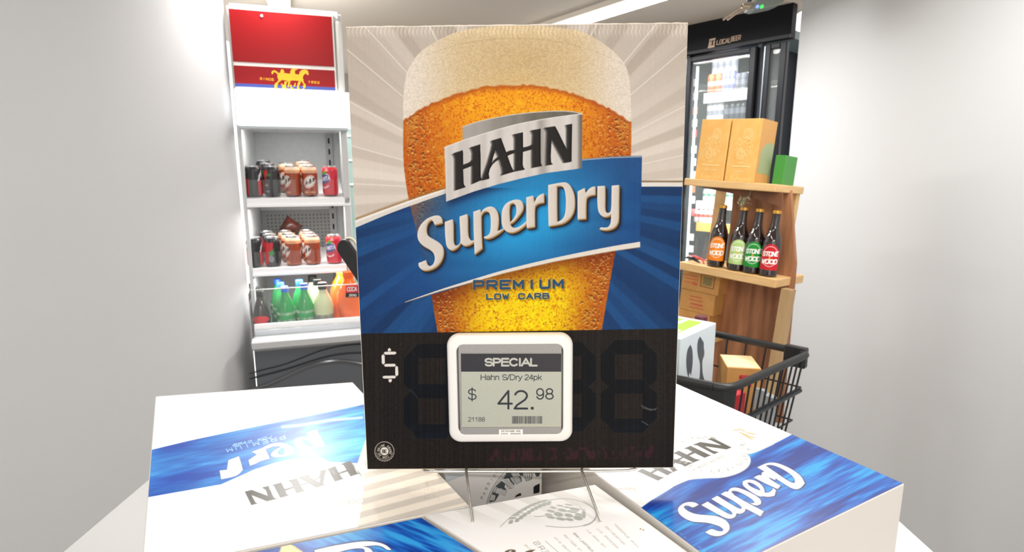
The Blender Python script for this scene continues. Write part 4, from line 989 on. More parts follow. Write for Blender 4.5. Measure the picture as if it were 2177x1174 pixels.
panel(zm + .008, zat(26, -.05) - .008, RED, 'red_panel'); panel(zh0 + .006, zm - .006, RED, 'red_panel'); panel(zh0 - .006, zh0 + .006, mat('header_blue', (56, 74, 150), .3), 'blue_line')
# golden horses emblem and the lettering beside it
GOLD = mat('gold_print', (240, 176, 30), .4)
qh = lambda p: tr(p, 560, 135, 15.55)
b = MB()
for p in [[(280,360),(265,290),(300,240),(370,225),(440,260),(500,320),(560,300),(570,230),(620,180),(690,250),(680,310),(780,330),(900,340),(880,290),(920,200),(960,160),(1080,170),(1130,190),(1120,210),(1060,210),(1040,270),(1050,350),(1180,370),(1200,280),(1260,220),(1340,200),(1440,215),(1480,270),(1500,380),(1450,380),(1400,330),(1340,370),(1310,420),(1300,480),(1330,560),(1290,600),(1200,580),(1000,560),(900,570),(820,600),(760,560),(700,560),(620,540),(540,600),(470,660),(440,640),(500,540),(460,440),(470,360),(400,300),(330,290),(320,350)],
          [(440,620),(520,600),(480,680),(450,760),(490,840),(380,830),(360,760),(380,670)], [(700,600),(800,580),(760,660),(740,760),(800,850),(650,830),(600,760),(640,740),(570,680),(600,660),(680,720)],
          [(830,600),(900,590),(860,680),(840,780),(820,800),(800,760)], [(880,690),(920,700),(940,780),(1040,860),(920,860),(890,780)], [(1040,640),(1070,650),(1050,760),(1000,770),(990,740),(1020,720)],
          [(1160,590),(1240,590),(1200,700),(1160,770),(1220,870),(1120,850),(1110,770),(1130,680)], [(1260,590),(1320,580),(1350,650),(1400,700),(1390,780),(1330,860),(1280,850),(1340,790),(1290,740),(1350,720)]]:
    b.prism([hpt(*q) for q in qh(p)], -FR.ed * .0008)
def letters(b, t, o, ex, ey, w, adv, place, off):
    """thin raised strokes for small lettering on a panel"""
    o = np.array(o, float); ex = np.array(ex, float); ey = np.array(ey, float)
    for i, ch in enumerate(t):
        for pl in FONT.get(ch, []):
            for (a0, b0), (a1, b1) in zip(pl[:-1], pl[1:]):
                p0 = o + ex * (i * adv + a0) + ey * b0; p1 = o + ex * (i * adv + a1) + ey * b1
                d = p1 - p0; L = np.hypot(*d)
                if L < 1e-6: continue
                n = np.array([-d[1], d[0]]) / L * w / 2; e = d / L * w * .35
                b.prism([place(*q) for q in (p0 - e + n, p0 - e - n, p1 + e - n, p1 + e + n)], off)
letters(b, 'SINCE', (553, 169), (4.0, .35), (0, -4.2), 1.1, 1.55, hpt, -FR.ed * .0008)
letters(b, '1882', (655.5, 176), (4.0, .35), (0, -4.2), 1.1, 1.6, hpt, -FR.ed * .0008)
b.build('gold_emblem', GOLD, sign)
b = MB(); b.lathe([(0.0001, 0), (.005, 0), (.005, .004), (.0001, .005)], 10)
scr = b.build('screw', GW, sign, local=True); scr.rotation_euler = (math.pi / 2, 0, th); scr.matrix_parent_inverse = WORLD_INV(fridge) ; scr.location = tuple(hpt(556.5, 34))
scr.parent = sign
b = MB(); b.box(rL, FR.px(747, 230, -.09)[0], -.09, .02, zat(269, -.09), zat(193, -.09), FR)
fas = b.build('lit_fascia', mat('fascia_light', (255, 255, 255), .5, emit=1.15), fridge, bevel=.004)
b = MB(); b.box(rL, FR.px(740, 270, -.07)[0], -.07, .02, zat(269, -.09) - .01, zat(269, -.09) - .0005, FR); b.build('fascia_lip', mat('lip_grey', (170, 176, 178), .4), fridge)
# shelves
SH = [(421, 439, -.0, 745), (567, 583, 0, 737)]
shelfz = []; SLOPE = (.17, .06)
SW = mat('shelf_white', (250, 250, 250), .35)
for k, (y0, y1, d, xr) in enumerate(SH):
    z1, z0 = zat(y0, d), zat(y1, d); r1 = FR.px(xr, y0, d)[0]; shelfz.append(z1)
    sl = SLOPE[k]; b = MB(); b.prism([FR.P(rL, d + .006, z1), FR.P(rL, DB - .022, z1 + sl * (DB - .028)), FR.P(rL, DB - .022, z1 + sl * (DB - .028) - .006), FR.P(rL, d + .006, z1 - .006)], FR.er * (rE - .014 - rL)); sh = b.build('shelf', SW, fridge)
    b = MB(); b.box(rL, r1, d, d + .006, z0 + .008, z1, FR); b.box(rL, r1, d - .006, d + .004, z0, z0 + .010, FR); b.build('price_rail', mat('rail_white', (252, 252, 254), .3), sh, bevel=.001)
    # clear acrylic guard along the front
    gm = mat('clear_acrylic', (226, 234, 236), .05, alpha=.05, spec=.8)
    for q0, q1 in [(-.02, .028), (.033, .062), (.072, .125), (.128, .16), (.18, .215), (.225, .262), (.268, .31), (.318, .362)]:
        b = MB(); b.box(q0, q1, d + .004, d + .0055, z1, z1 + (.075 if k == 0 else .068), FR); b.build('clear_guard', gm, sh)
dB2 = -.10
z3 = zat(683, dB2)
b = MB(); b.box(rL, FR.px(775, 680, dB2)[0], dB2 + .002, DB, z3 - .135, z3 - .115, FR); b.box(rL, FR.px(775, 680, dB2)[0], dB2, dB2 + .012, z3 - .135, z3, FR); b.build('bottom_deck', SW, fridge, bevel=.002)
b = MB(); b.box(rL, FR.px(790, 690, dB2)[0], dB2 - .02, dB2 + .02, zat(708, dB2), z3 - .0205, FR); b.build('deck_rail', mat('rail_chrome', (196, 200, 204), .18, metal=.6), fridge, bevel=.004)
P_ = []
for (r_, z_) in [(-.12, zat(708, -.12)), (-.20, zat(713, -.2)), (-.225, zat(722, -.225)), (-.215, zat(735, -.215)), (-.15, zat(740, -.15)), (-.12, zat(738, -.12))]: P_.append((r_, z_))
b = MB(); b.prism([FR.P(rL, d_, z_) for d_, z_ in P_], FR.er * (FR.px(800, 720, -.2)[0] - rL)); b.build('bumper', mat('bumper_white', (206, 208, 210), .22), fridge, bevel=.004)
zb1 = zat(738, -.16)
fr1 = FR.px(820, 780, -.16)[0]
b = MB(); b.box(rL, fr1, -.16, .3, .12, zb1, FR); base = b.build('base_panel', mat('base_grey', (86, 90, 96), .4), fridge, bevel=.004)
b = MB(); b.box(rL, fr1 - .01, -.12, .3, 0, .12, FR); b.build('plinth', mat('plinth_black', (26, 26, 28), .6), fridge)
def bp(x, y): return FR.pt(x, y, -.1635)
def cur(pts, w, m, name, dd=0):
    p = smooth_poly(pts, False, 2, 80); b = MB(); b.tube([bp(*q) for q in p], w, 6); return b.build(name, m, base, smooth=True)
DK = mat('groove_dark', (30, 34, 36), .6)
cur([(530, 795), (560, 786), (600, 777), (640, 762), (680, 746), (720, 736), (760, 732), (800, 732)], .0022, DK, 'groove')
cur([(530, 806), (560, 798), (600, 788), (640, 775), (680, 762), (720, 753), (760, 750), (800, 751)], .0032, DK, 'groove')
cur([(530, 830), (560, 822), (600, 805), (640, 785), (680, 771), (720, 766), (760, 771), (800, 782)], .0075, mat('wave_trim', (112, 114, 118), .2, metal=.7), 'wave_trim')

area_light('fridge_glow', FR.P(.2, .02, zat(272, 0)), .40, .05, 2.6, (math.radians(-0), 0, th))
for zz_ in (SH[0][1], SH[1][1]): area_light('fridge_glow', FR.P(.2, .03, zat(zz_ + 4, 0)), .40, .04, 1.8, (0, 0, th))  # added under-shelf lights, no lamp built, to brighten the rows below
# ------------------------------------------------------------ cans
CR, CHh = .0315, .122
def can_colors(draw):
    c = Canvas(0, 0, 198, 122, 1.0, (30, 30, 34)); draw(c); return c
LIDM = mat('can_lid', (206, 208, 210), .25, metal=.9)
def make_can(name, label, draw, group, h=CHh, R=CR):
    c = can_colors(draw)
    root = empty(name, (0, 0, 0), label, 'can', group)
    prof = [(R * .82, 0), (R * .97, .006), (R, .012)] + [(R, .012 + (h - .034) * i / 26) for i in range(1, 27)] + [(R * .97, h - .016), (R * .88, h - .008), (R * .84, h - .006)]
    nu_ = 73; A = np.linspace(0, 2 * math.pi, nu_); V_ = [p[1] for p in prof]; 
    P = np.array([[[r_ * math.cos(a), r_ * math.sin(a), z_] for a in A] for r_, z_ in prof])
    GX = np.tile(A / (2 * math.pi) * 198, (len(prof), 1)); GY = np.tile((1 - np.array(V_) / h)[:, None] * 122, (1, nu_))
    grid_obj('can_body', P, lin(c.sample(GX, GY)), art_mat('can_print', .3, .6), root, local=True)
    b = MB(); b.lathe([(R * .84, h - .0065), (R * .86, h), (R * .80, h), (R * .76, h - .005), (.0005, h - .005)], 28)
    b.lathe([(.0001, h - .005), (.011, h - .0045), (.011, h - .003), (.0001, h - .003)], 14); b.build('can_lid', LIDM, root, smooth=True, local=True)
    return root
def d_black(c):
    for x0 in (25, 124):
        c.fill(c.mask([(x0 + 6, 22), (x0 + 32, 20), (x0 + 34, 36), (x0 + 24, 48), (x0 + 22, 62), (x0 + 16, 62), (x0 + 14, 46), (x0 + 5, 36)]), (196, 30, 36))
        c.fill(c.mask([(x0 + 30, 30), (x0 + 46, 34), (x0 + 40, 46), (x0 + 28, 44)]), (40, 110, 60)); c.fill(c.strokes([arc(x0 + 22, 80, 9, 9, 0, 360, 20)], 3), (150, 84, 40))
        c.fill(c.strokes([[(x0 + 16, 80), (x0 + 28, 80)]], 4), (190, 190, 190)); c.text('DARK', (x0 + 10, 108), (5, 0), (0, -7), 1.5, (200, 200, 200), 1.3)
def d_zero(c):
    for x0 in (10, 108):
        c.fill(c.mask([(x0, 60), (x0 + 60, 52), (x0 + 60, 118), (x0, 118)]), (206, 22, 40)); c.fill(c.strokes([[(x0 + 4, 58), (x0 + 18, 30), (x0 + 30, 50), (x0 + 46, 26)]], 7), (230, 230, 232)); c.fill(c.strokes([[(x0 + 4, 44), (x0 + 20, 22)]], 4), (210, 210, 214))
def d_berry(c):
    for x0 in (20, 120):
        c.fill(c.mask([(x0, 20), (x0 + 50, 24), (x0 + 46, 60), (x0 + 30, 80), (x0 + 26, 116), (x0 + 4, 116)]), (196, 28, 40)); c.fill(c.mask([(x0 + 28, 64), (x0 + 52, 48), (x0 + 48, 74), (x0 + 32, 84)]), (44, 130, 50)); c.fill(c.mask(arc(x0 + 38, 92, 12, 14, 0, 350, 18)), (130, 128, 136))
def d_root(c):
    c.a[:] = (150, 60, 26); c.a[:26] = (214, 150, 100); c.fill(c.mask([(0, 0), (198, 0), (198, 18), (150, 22), (99, 17), (50, 22), (0, 18)]), (224, 190, 160))
    for x0 in (24, 123):
        def ell(rx, ry): return [(x0 + 28 + a_ * .80 + b_ * .28, 66 - a_ * .42 + b_ * .9) for a_, b_ in arc(0, 0, rx, ry, 0, 355, 30)]
        c.fill(c.mask(ell(33, 27)), (204, 70, 50)); c.fill(c.mask(ell(30, 24)), (226, 222, 214)); c.fill(c.mask(ell(25, 19.5)), (120, 56, 40)); c.fill(c.mask(ell(24, 18.5)), (230, 226, 218))
        c.text('A&W', (x0 + 8, 82), (11, -5.4), (3.5, -17), 3.6, (70, 44, 34), 1.4); c.text('ROOT BEER', (x0 + 6, 113), (3.6, 0), (0, -6), 1.1, (226, 200, 160), 1.4)
    c.fill(c.strokes([[(0, 28), (198, 28)]], 2), (240, 210, 180))
def d_orangecan(c):
    c.a[:] = (206, 20, 50); c.fill(c.mask([(0, 0), (198, 0), (198, 14), (0, 12)]), (226, 60, 60))
    for x0 in (22, 121):
        c.fill(c.mask(arc(x0 + 28, 50, 27, 22, 0, 355, 26)), (222, 200, 214)); c.fill(c.mask(arc(x0 + 28, 54, 27, 20, 0, 355, 26)), (60, 66, 140)); c.fill(c.mask([(x0 + 14, 30), (x0 + 30, 22), (x0 + 44, 30), (x0 + 30, 40)]), (70, 160, 50))
        c.text('FANTA', (x0 + 3, 66), (8.4, -1.2), (1, -16), 3.2, (240, 240, 246), 1.3); c.fill(c.strokes([arc(x0 + 28, 80, 20, 11, 20, 160, 12)], 6), (236, 216, 226)); c.fill(c.mask(arc(x0 + 42, 20, 9, 5, 0, 350, 14)), (236, 170, 160))
protos = {}
CANKIND = {'black': (d_black, 'black'), 'zero': (d_zero, 'black and red'), 'berry': (d_berry, 'black and red'), 'root': (d_root, 'brown'), 'red': (d_orangecan, 'red')}
g1, g2 = 'soft drink cans on the upper fridge shelf', 'soft drink cans on the middle fridge shelf'
CANS = [  # kind, pixel x of the axis, shelf, depth, turn (deg of the face), label
 ('zero', 543, 0, .045, 250, 'black can at the left end of the upper fridge shelf'),
 ('black', 581, 0, .045, 286, 'front black can with red print, upper fridge shelf'),
 ('black', 573, 0, .12, 270, 'black can behind the front black can, upper fridge shelf'),
 ('black', 566, 0, .195, 200, 'rearmost black can in its row, upper fridge shelf'),
 ('root', 625, 0, .045, 262, 'brown can left of its twin at the front of the upper fridge shelf'),
 ('root', 613, 0, .125, 290, 'brown can behind the left front brown one, upper fridge shelf'),
 ('root', 661, 0, .045, 318, 'brown can beside the red can, upper fridge shelf'),
 ('root', 654, 0, .12, 250, 'middle brown can in the right row, upper fridge shelf'),
 ('root', 648, 0, .195, 260, 'rearmost brown can in the right row, upper fridge shelf'),
 ('red', 704, 0, .045, 272, 'bright red can at the right end of the upper fridge shelf'),
 ('zero', 544, 1, .045, 262, 'black and red can at the left end of the middle fridge shelf'),
 ('berry', 582, 1, .045, 300, 'front black can with red fruit print, middle fridge shelf'),
 ('berry', 578, 1, .12, 270, 'black can behind the front fruit print can, middle fridge shelf'),
 ('berry', 573, 1, .195, 270, 'rearmost black can in its row, middle fridge shelf'),
 ('root', 626, 1, .045, 250, 'brown can left of its twin at the front of the middle fridge shelf'),
 ('root', 618, 1, .12, 270, 'middle brown can in the left row, middle fridge shelf'),
 ('root', 611, 1, .195, 270, 'rearmost brown can below the snack bag, middle fridge shelf'),
 ('root', 667, 1, .045, 262, 'front brown can beside the red can, middle fridge shelf'),
 ('root', 661, 1, .12, 250, 'middle brown can in the right row, middle fridge shelf'),
 ('root', 655, 1, .195, 270, 'rearmost brown can in the right row, middle fridge shelf'),
 ('red', 712, 1, .045, 285, 'red can partly behind the black handle, middle fridge shelf'),
]
for kind, px_, sh_, d_, turn, lab in CANS:
    y_ = SH[sh_][0]
    r_ = FR.px(px_, y_, d_)[0]; loc = FR.P(r_, d_, shelfz[sh_] + SLOPE[sh_] * d_ + .002); rz = math.radians(turn - 90 + 26 - 62)
    gr = g1 if sh_ == 0 else g2
    if kind not in protos:
        protos[kind] = make_can('drink_can', lab, CANKIND[kind][0], gr); o = protos[kind]; o.location = tuple(loc); o.rotation_euler = (0, 0, rz)
    else: copy_tree(protos[kind], loc, rz, lab, gr)
# ------------------------------------------------------------ snack bag propped behind the cans
b = MB()
ctr = FR.pt(616, 488, .30)
def sb(x, y, d): return FR.pt(x, y, d)
n = 9; A_ = [(611, 458), (643, 481), (617, 522), (590, 493)]
vs_, fs_ = [], []
for side in (-1, 1):
    for i in range(n):
        for j in range(n):
            u, v = i / (n - 1), j / (n - 1); x = (A_[0][0] * (1 - u) + A_[1][0] * u) * (1 - v) + (A_[3][0] * (1 - u) + A_[2][0] * u) * v; y = (A_[0][1] * (1 - u) + A_[1][1] * u) * (1 - v) + (A_[3][1] * (1 - u) + A_[2][1] * u) * v
            pf = (math.sin(math.pi * u) * math.sin(math.pi * v)) ** .5 * .022; vs_.append(sb(x, y, .30 + side * pf + .002 * math.sin(9 * u + 5 * v)))
for s_ in range(2):
    for i in range(n - 1):
        for j in range(n - 1): a = s_ * n * n + i * n + j; fs_.append((a, a + 1, a + n + 1, a + n))
b.add(vs_, fs_)
tag(b.build('snack_bag', mat('snack_foil', (116, 44, 30), .3, noise=((60, 60, 60), .3, (52, 40, 26)), spec=.7), smooth=True), 'small dark red snack bag tilted behind the cans, middle fridge shelf', 'snack bag')
b = MB(); b.box(FR.px(590, 490, .32)[0], FR.px(640, 490, .32)[0], .325, .34, shelfz[1] + .06 * .34, zat(500, .32), FR)
tag(b.build('snack_tray', mat('tray_grey', (120, 120, 118), .6), bevel=.002), 'grey tray holding the snack bag behind the cans', 'tray')
# ------------------------------------------------------------ bottles on the bottom deck
def pet(name, prof, capc, cap_r, cap_h, m, label, group, lab=None):
    root = empty(name, (0, 0, 0), label, 'bottle', group)
    b = MB(); b.lathe(prof, 30); b.build('bottle_body', m, root, smooth=True, local=True)
    top = prof[-1][1]; b = MB()
    b.lathe([(cap_r, top - .004), (cap_r, top + cap_h - .002), (cap_r * .9, top + cap_h), (.0005, top + cap_h)], 24); b.build('bottle_cap', capc, root, smooth=True, local=True)
    if lab:
        R_, z0, z1, m2 = lab; b = MB(); b.lathe([(R_, z0), (R_, z1)], 30); b.build('bottle_label', m2, root, smooth=True, local=True)
    return root
P1_ = [(.024, 0), (.032, .006), (.033, .02), (.0325, .06), (.031, .075), (.0335, .10), (.0345, .125), (.032, .15), (.025, .18), (.017, .20), (.0125, .213), (.0125, .222)]
P2_ = [(.026, 0), (.033, .006), (.034, .02), (.034, .10), (.036, .125), (.036, .14), (.030, .165), (.020, .185), (.015, .195), (.0145, .207)]
P3_ = [(.03, 0), (.042, .008), (.044, .03), (.042, .08), (.036, .10), (.042, .125), (.046, .16), (.044, .185), (.034, .21), (.022, .23), (.0175, .242), (.0175, .25)]
gp = mat('green_bottle', (10, 150, 64), .12, spec=.8, trans=.25, noise=((20, 20, 9), .5, (28, 176, 92))); cap_b = mat('cap_blue', (54, 104, 206), .35); cap_k = mat('cap_black', (26, 28, 26), .4); cap_o = mat('cap_orange', (232, 96, 30), .4)
green = lambda l: pet('soda_bottle', P1_, cap_b, .0145, .018, gp, l, 'soft drink bottles on the bottom deck of the fridge', (.0340, .10, .140, mat('green_label', (60, 150, 90), .4, noise=((60, 60, 20), .3, (196, 206, 190)))))
cream = lambda l: pet('lemonade_bottle', P2_, cap_k, .0165, .020, mat('cloudy_drink', (196, 204, 160), .3), l, 'soft drink bottles on the bottom deck of the fridge', (.0350, .06, .115, mat('grey_label', (120, 124, 112), .5, noise=((60, 60, 20), .4, (160, 162, 150)))))
cola = lambda l: pet('cola_bottle', P1_, cap_k, .0145, .018, mat('cola_dark', (36, 24, 20), .1, spec=.9), l, 'soft drink bottles on the bottom deck of the fridge', None)
orange = lambda l: pet('orange_bottle', P3_, cap_o, .0195, .018, mat('orange_drink', (244, 104, 8), .18), l, 'soft drink bottles on the bottom deck of the fridge')
zD3 = z3 - .115
BT = [(cola, 'c', 557, -.045, 1.0, 'front dark cola bottle at the left end of the bottom fridge deck'), (cola, 'c', 549, .05, 1.0, 'dark cola bottle behind the front one, bottom fridge deck'), (cola, 'c', 543, .14, 1.0, 'rearmost dark cola bottle, bottom fridge deck'),
 (green, 'g', 610, -.045, 1.06, 'front green bottle with blue cap in the left row of the bottom deck'), (green, 'g', 602, .05, 1.06, 'middle green bottle in the left row of the bottom deck'), (green, 'g', 596, .14, 1.06, 'rearmost green bottle in the left row, showing a blue cap'),
 (green, 'g', 651, -.045, 1.09, 'front green bottle in the right row, beside the cream bottles'), (green, 'g', 642, .05, 1.09, 'green bottle behind, in the right row beside the cream bottles'),
 (cream, 'w', 690, -.045, 1.15, 'front cream coloured bottle with a black cap, bottom fridge deck'), (cream, 'w', 680, .05, 1.15, 'middle cream coloured bottle with a black cap, bottom fridge deck'), (cream, 'w', 670, .14, 1.15, 'rearmost cream coloured bottle with a black cap, bottom fridge deck'),
 (orange, 'o', 745, -.045, 1.13, 'front large orange bottle beside the poster edge, bottom fridge deck'), (orange, 'o', 731, .06, 1.13, 'large orange bottle behind the front one, bottom fridge deck')]
for fn, k, px_, d_, sc, lab in BT:
    r_ = FR.px(px_, 683, d_)[0]; loc = FR.P(r_, d_, zD3 + .0004)
    if k not in protos: protos[k] = fn(lab); o = protos[k]; o.location = tuple(loc)
    else: o = copy_tree(protos[k], loc, 0.0, lab)
    o.scale = (sc, sc, sc)
# red round emblem on the front cola bottle and the shelf sign
def uq(x, y, d): return FR.pt(x, y, d)
b = MB(); cc = FR.P(FR.px(557, 683, -.045)[0], -.045, 0)
for i in range(8):
    a0 = -1.0 + i * .25; 
    def cp(a, z): return cc + (FR.er * math.sin(a) - FR.ed * math.cos(a)) * .036 + np.array([0, 0, zD3 + .095 + z])
    w0 = .016 * math.sqrt(max(0.0, 1 - a0 ** 2 * .98)); w1 = .016 * math.sqrt(max(0.0, 1 - (a0 + .25) ** 2 * .98)); b.add([cp(a0, .032 - w0), cp(a0 + .25, .032 - w1), cp(a0 + .25, .032 + w1), cp(a0, .032 + w0)], [(0, 1, 2, 3)])
col_lab = b.build('bottle_label', mat('label_red', (200, 24, 34), .4), protos['c'], smooth=True)
b = MB(); b.prism([uq(x, y, -.1005) for x, y in ((735, 607), (775, 606), (775, 622), (735, 623))], -FR.ed * .002)
ss = empty('shelf_sign', uq(750, 615, -.1005), 'small red and black sign with white script in front of the orange bottles', 'sign')
b.build('red_plate', mat('sign_red', (206, 26, 40), .4), ss)
b = MB(); b.prism([uq(x, y, -.1005) for x, y in ((735, 623), (775, 622), (775, 631), (735, 632))], -FR.ed * .002); b.build('black_plate', mat('sign_black', (28, 26, 28), .4), ss)
b = MB()
letters(b, 'COCA COLA', (738, 619), (4.2, -.1), (.8, -8), 1.5, 1.25, lambda x, y: uq(x, y, -.1026), -FR.ed * .0006); letters(b, 'ZERO', (742, 630), (3, 0), (0, -4), .9, 1.4, lambda x, y: uq(x, y, -.1026), -FR.ed * .0006)
b.build('lettering', mat('sign_white', (236, 236, 236), .4), ss)
b = MB(); b.box(rL, FR.px(760, 610, -.09)[0], -.0985, -.096, z3 - .1, zat(612, -.1), FR)
b.build('clear_guard', mat('clear_acrylic', (226, 234, 236), .05), fridge)
b = MB(); b.box(rL, FR.px(760, 610, -.09)[0], -.0995, -.095, zat(612, -.1), zat(612, -.1) + .0035, FR); b.build('guard_edge', mat('guard_edge', (226, 232, 226), .3), fridge)
# ------------------------------------------------------------ glass door cabinet farther back, seen past the fridge
BK = Frame((-1.2, 3.3, 0), (math.cos(th), math.sin(th), 0), (-math.sin(th), math.cos(th), 0))
cab = empty('glass_cabinet', BK.P(.5, .2, 0), 'pale glass-door cabinet just visible between fridge and poster', 'cabinet')
r0, z0_ = BK.px(734, 560, 0); r1 = BK.px(830, 560, 0)[0]; zt_ = BK.px(736, 262, 0)[1]
b = MB(); b.box(r0 - .05, r1, .02, .55, 0, 1.95, BK); b.build('cabinet_body', mat('cabinet_grey', (150, 156, 156), .5), cab)
b = MB(); fw = .035
pth = [BK.P(r0, 0, .5)] + [BK.P(r0, 0, zt_ - .05), BK.P(r0 + .012, 0, zt_ - .015), BK.P(r0 + .05, 0, zt_), BK.P(r1, 0, zt_)]
b.tube(pth, .016, 10); b.build('door_frame', mat('door_frame', (196, 194, 180), .3, metal=.5), cab, smooth=True)
b = MB(); b.box(r0 + .01, r1, .005, .012, .5, zt_ - .01, BK); b.build('door_glass', mat('cabinet_glass', (150, 176, 172), .08, spec=.8), cab)
b = MB(); r = np.random.default_rng(6)
for z in (1.42, 1.56, 1.70, 1.80, 1.87):
    b.box(r0 + .03, r1, -.001, .004, z, z + .012, BK)
b.build('shelf_edges', mat('edge_white', (226, 230, 232), .3), cab)
b = MB(); b.box(r0 + .02, r1, -.003, .002, BK.px(750, 575, 0)[1], BK.px(750, 527, 0)[1], BK); b.build('kick_panel', mat('kick_black', (30, 34, 40), .4), cab)
# ------------------------------------------------------------ black handle leaning up behind the poster
def hp(x, y, Yd): return at_y(x, y, Yd)
b = MB()
ax0 = hp(731, 527, .80); foot = np.array([-.09, .71, ZC + .012])
mid = hp(775, 592, .785)
dirv = mid - ax0; dirv /= np.linalg.norm(dirv); wv_ = np.cross(dirv, np.array([0, 1, 0])); wv_ /= np.linalg.norm(wv_)
hd = empty('black_handle', foot, 'black rounded handle with a pale edge sticking out left of the poster', 'handle')
def bar(w, L0, L1, y0, y1, name, m, off=0):
    b = MB(); pts = []
    for i in range(9):
        a = math.pi / 2 + math.pi * i / 8; pts.append(ax0 + dirv * (L0 + w * math.cos(a)) + wv_ * (w * math.sin(a) + off))
    pts += [ax0 + dirv * L1 - wv_ * (w - off), ax0 + dirv * L1 + wv_ * (w + off)]
    b.prism([p + np.array([0, y0, 0]) for p in pts], (0, y1 - y0, 0)); return b.build(name, m, hd, bevel=.003)
s0 = np.linalg.norm(hp(712, 520, .8) - hp(731, 545, .8)) * .36
bar(.0118, 0, .075, 0, .02, 'grip', mat('grip_black', (24, 22, 20), .4))
bar(.0118, .0, .075, .019, .022, 'pale_edge', mat('edge_pale', (230, 220, 190), .4), off=-.0022 if wv_[2] < 0 else .0022)
b = MB(); b.tube([ax0 + dirv * .07 + np.array([0, .01, 0]), (mid + foot) / 2 + np.array([0, .02, 0]), foot], [.008, .007, .007], 10); b.build('shaft', mat('grip_black', (24, 22, 20), .4), hd, smooth=True)
# ------------------------------------------------------------ black glass-door cooler at the back right
ac = math.radians(41)
CO = Frame((1.044, 3.54, 0), (math.sin(ac), -math.cos(ac), 0), (math.cos(ac), math.sin(ac), 0))
def cz(y, x=1530, d=0): return CO.px(x, y, d)[1]
def cr(x, y=250, d=0): return CO.px(x, y, d)[0]
BLK = mat('cooler_black', (14, 14, 18), .55, spec=.12)
FRM = mat('door_frame_black', (20, 23, 30), .4, spec=.2)
cooler = empty('glass_door_cooler', CO.P(.2, .2, 0), 'black glass-door drinks cooler at the back right, lettered LOCAL BEER', 'cooler')
cl, crr = cr(1465) - .62, .60
gl0, gl1 = cr(1467), cr(1588); gtop = cz(124); dtop = cz(113)
b = MB(); b.box(cl, crr, 0, .05, dtop + .02, CEIL - .001, CO); b.build('fascia', BLK, cooler)
b = MB(); b.box(cl, crr, -.012, .0, dtop + .018, dtop + .035, CO); b.build('fascia_trim', FRM, cooler)
b = MB(); b.box(cl, crr, .62, .66, .1, dtop + .1, CO); b.build('back_panel', mat('cooler_inside', (78, 92, 92), .5), cooler)
b = MB(); b.box(cl, crr, .0, .62, .06, .14, CO); b.build('floor_panel', MATS['cooler_inside'], cooler)
b = MB(); b.box(cl, crr, .05, .62, dtop + .02, dtop + .06, CO); b.build('roof_panel', MATS['cooler_inside'], cooler)
b = MB(); b.box(cl, crr, 0, .5, 0, .06, CO); b.build('plinth', mat('plinth_black', (26, 26, 28), .6), cooler)
b = MB(); b.box(gl0 - .055, gl0 - .03, .01, .6, .14, dtop + .02, CO); b.build('partition', FRM, cooler)
b = MB(); b.box(gl1 + .03, gl1 + .05, .01, .6, .14, dtop + .02, CO); b.build('partition', FRM, cooler)
GLS = mat('door_glass', (220, 232, 232), .03, alpha=.07, spec=.9)
def door(r0, r1, n):
    d = MB(); w = .034
    for a0, a1, z0, z1 in ((r0 - w, r0, .14, dtop), (r1, r1 + w, .14, dtop), (r0, r1, gtop, dtop), (r0, r1, .14, .2)): d.box(a0, a1, -.022, .012, z0, z1, CO)
    dr = d.build('door', FRM, cooler, bevel=.004)
    g = MB(); g.box(r0, r1, -.004, .0, .2, gtop, CO); g.build('glass', GLS, dr)
    s = MB(); s.box(r0 - w + .002, r0 - w + .008, -.026, -.022, .16, dtop - .01, CO); s.build('edge_trim', mat('trim_grey', (110, 120, 132), .3, metal=.5), dr)
door(gl0, gl1, 1); door(cr(1631), crr - .04, 2); door(gl0 - .56, gl0 - .09, 3)
b = MB(); b.box(gl0 + .006, gl0 + .014, .03, .045, .25, gtop - .02, CO); b.build('light_strip', mat('cooler_light', (235, 246, 255), .4, emit=1.6), cooler)
b = MB(); b.box(gl1 - .02, gl1 - .006, .03, .04, .25, gtop - .02, CO); b.build('light_strip', MATS['cooler_light'], cooler)
p_ = CO.P((gl0 + gl1) / 2, .06, gtop - .03)
area_light('cooler_glow', p_, .40, .06, .7, (math.radians(35), 0, ac - math.pi / 2), (.93, .97, 1))
for zz_, pw_ in ((1.62, .55), (1.30, .7)):
    area_light('cooler_glow', CO.P((gl0 + gl1) / 2, .035, zz_), .40, .10, pw_, (math.pi / 2, 0, ac - math.pi / 2), (.93, .97, 1))
b = MB()
cpl = lambda x, y: CO.pt(x, y, -.001)
letters(b, 'LOCAL', (1523.5, 95.5), (4.6, -.9), (1.7, -9.5), 1.3, 1.36, cpl, -CO.ed * .002)
letters(b, 'BEER', (1554, 88), (3.7, -.75), (1.7, -9.5), 1.3, 1.45, cpl, -CO.ed * .002)
for p in ([(1508.5, 83.5), (1521.5, 80.5), (1521, 84.5), (1508, 87.5)], [(1506, 98.5), (1520, 95.5), (1519, 100), (1505, 103)], [(1508, 89), (1511, 88.3), (1509.6, 97), (1506.6, 98)], [(1517.5, 87), (1520.5, 86.3), (1519, 94.6), (1516, 95.3)], [(1512, 88), (1514, 87.6), (1512.6, 96), (1510.6, 96.4)]):
    b.prism([cpl(*q) for q in p], -CO.ed * .002)
b.build('fascia_lettering', mat('letter_tan', (176, 150, 128), .5), cooler)
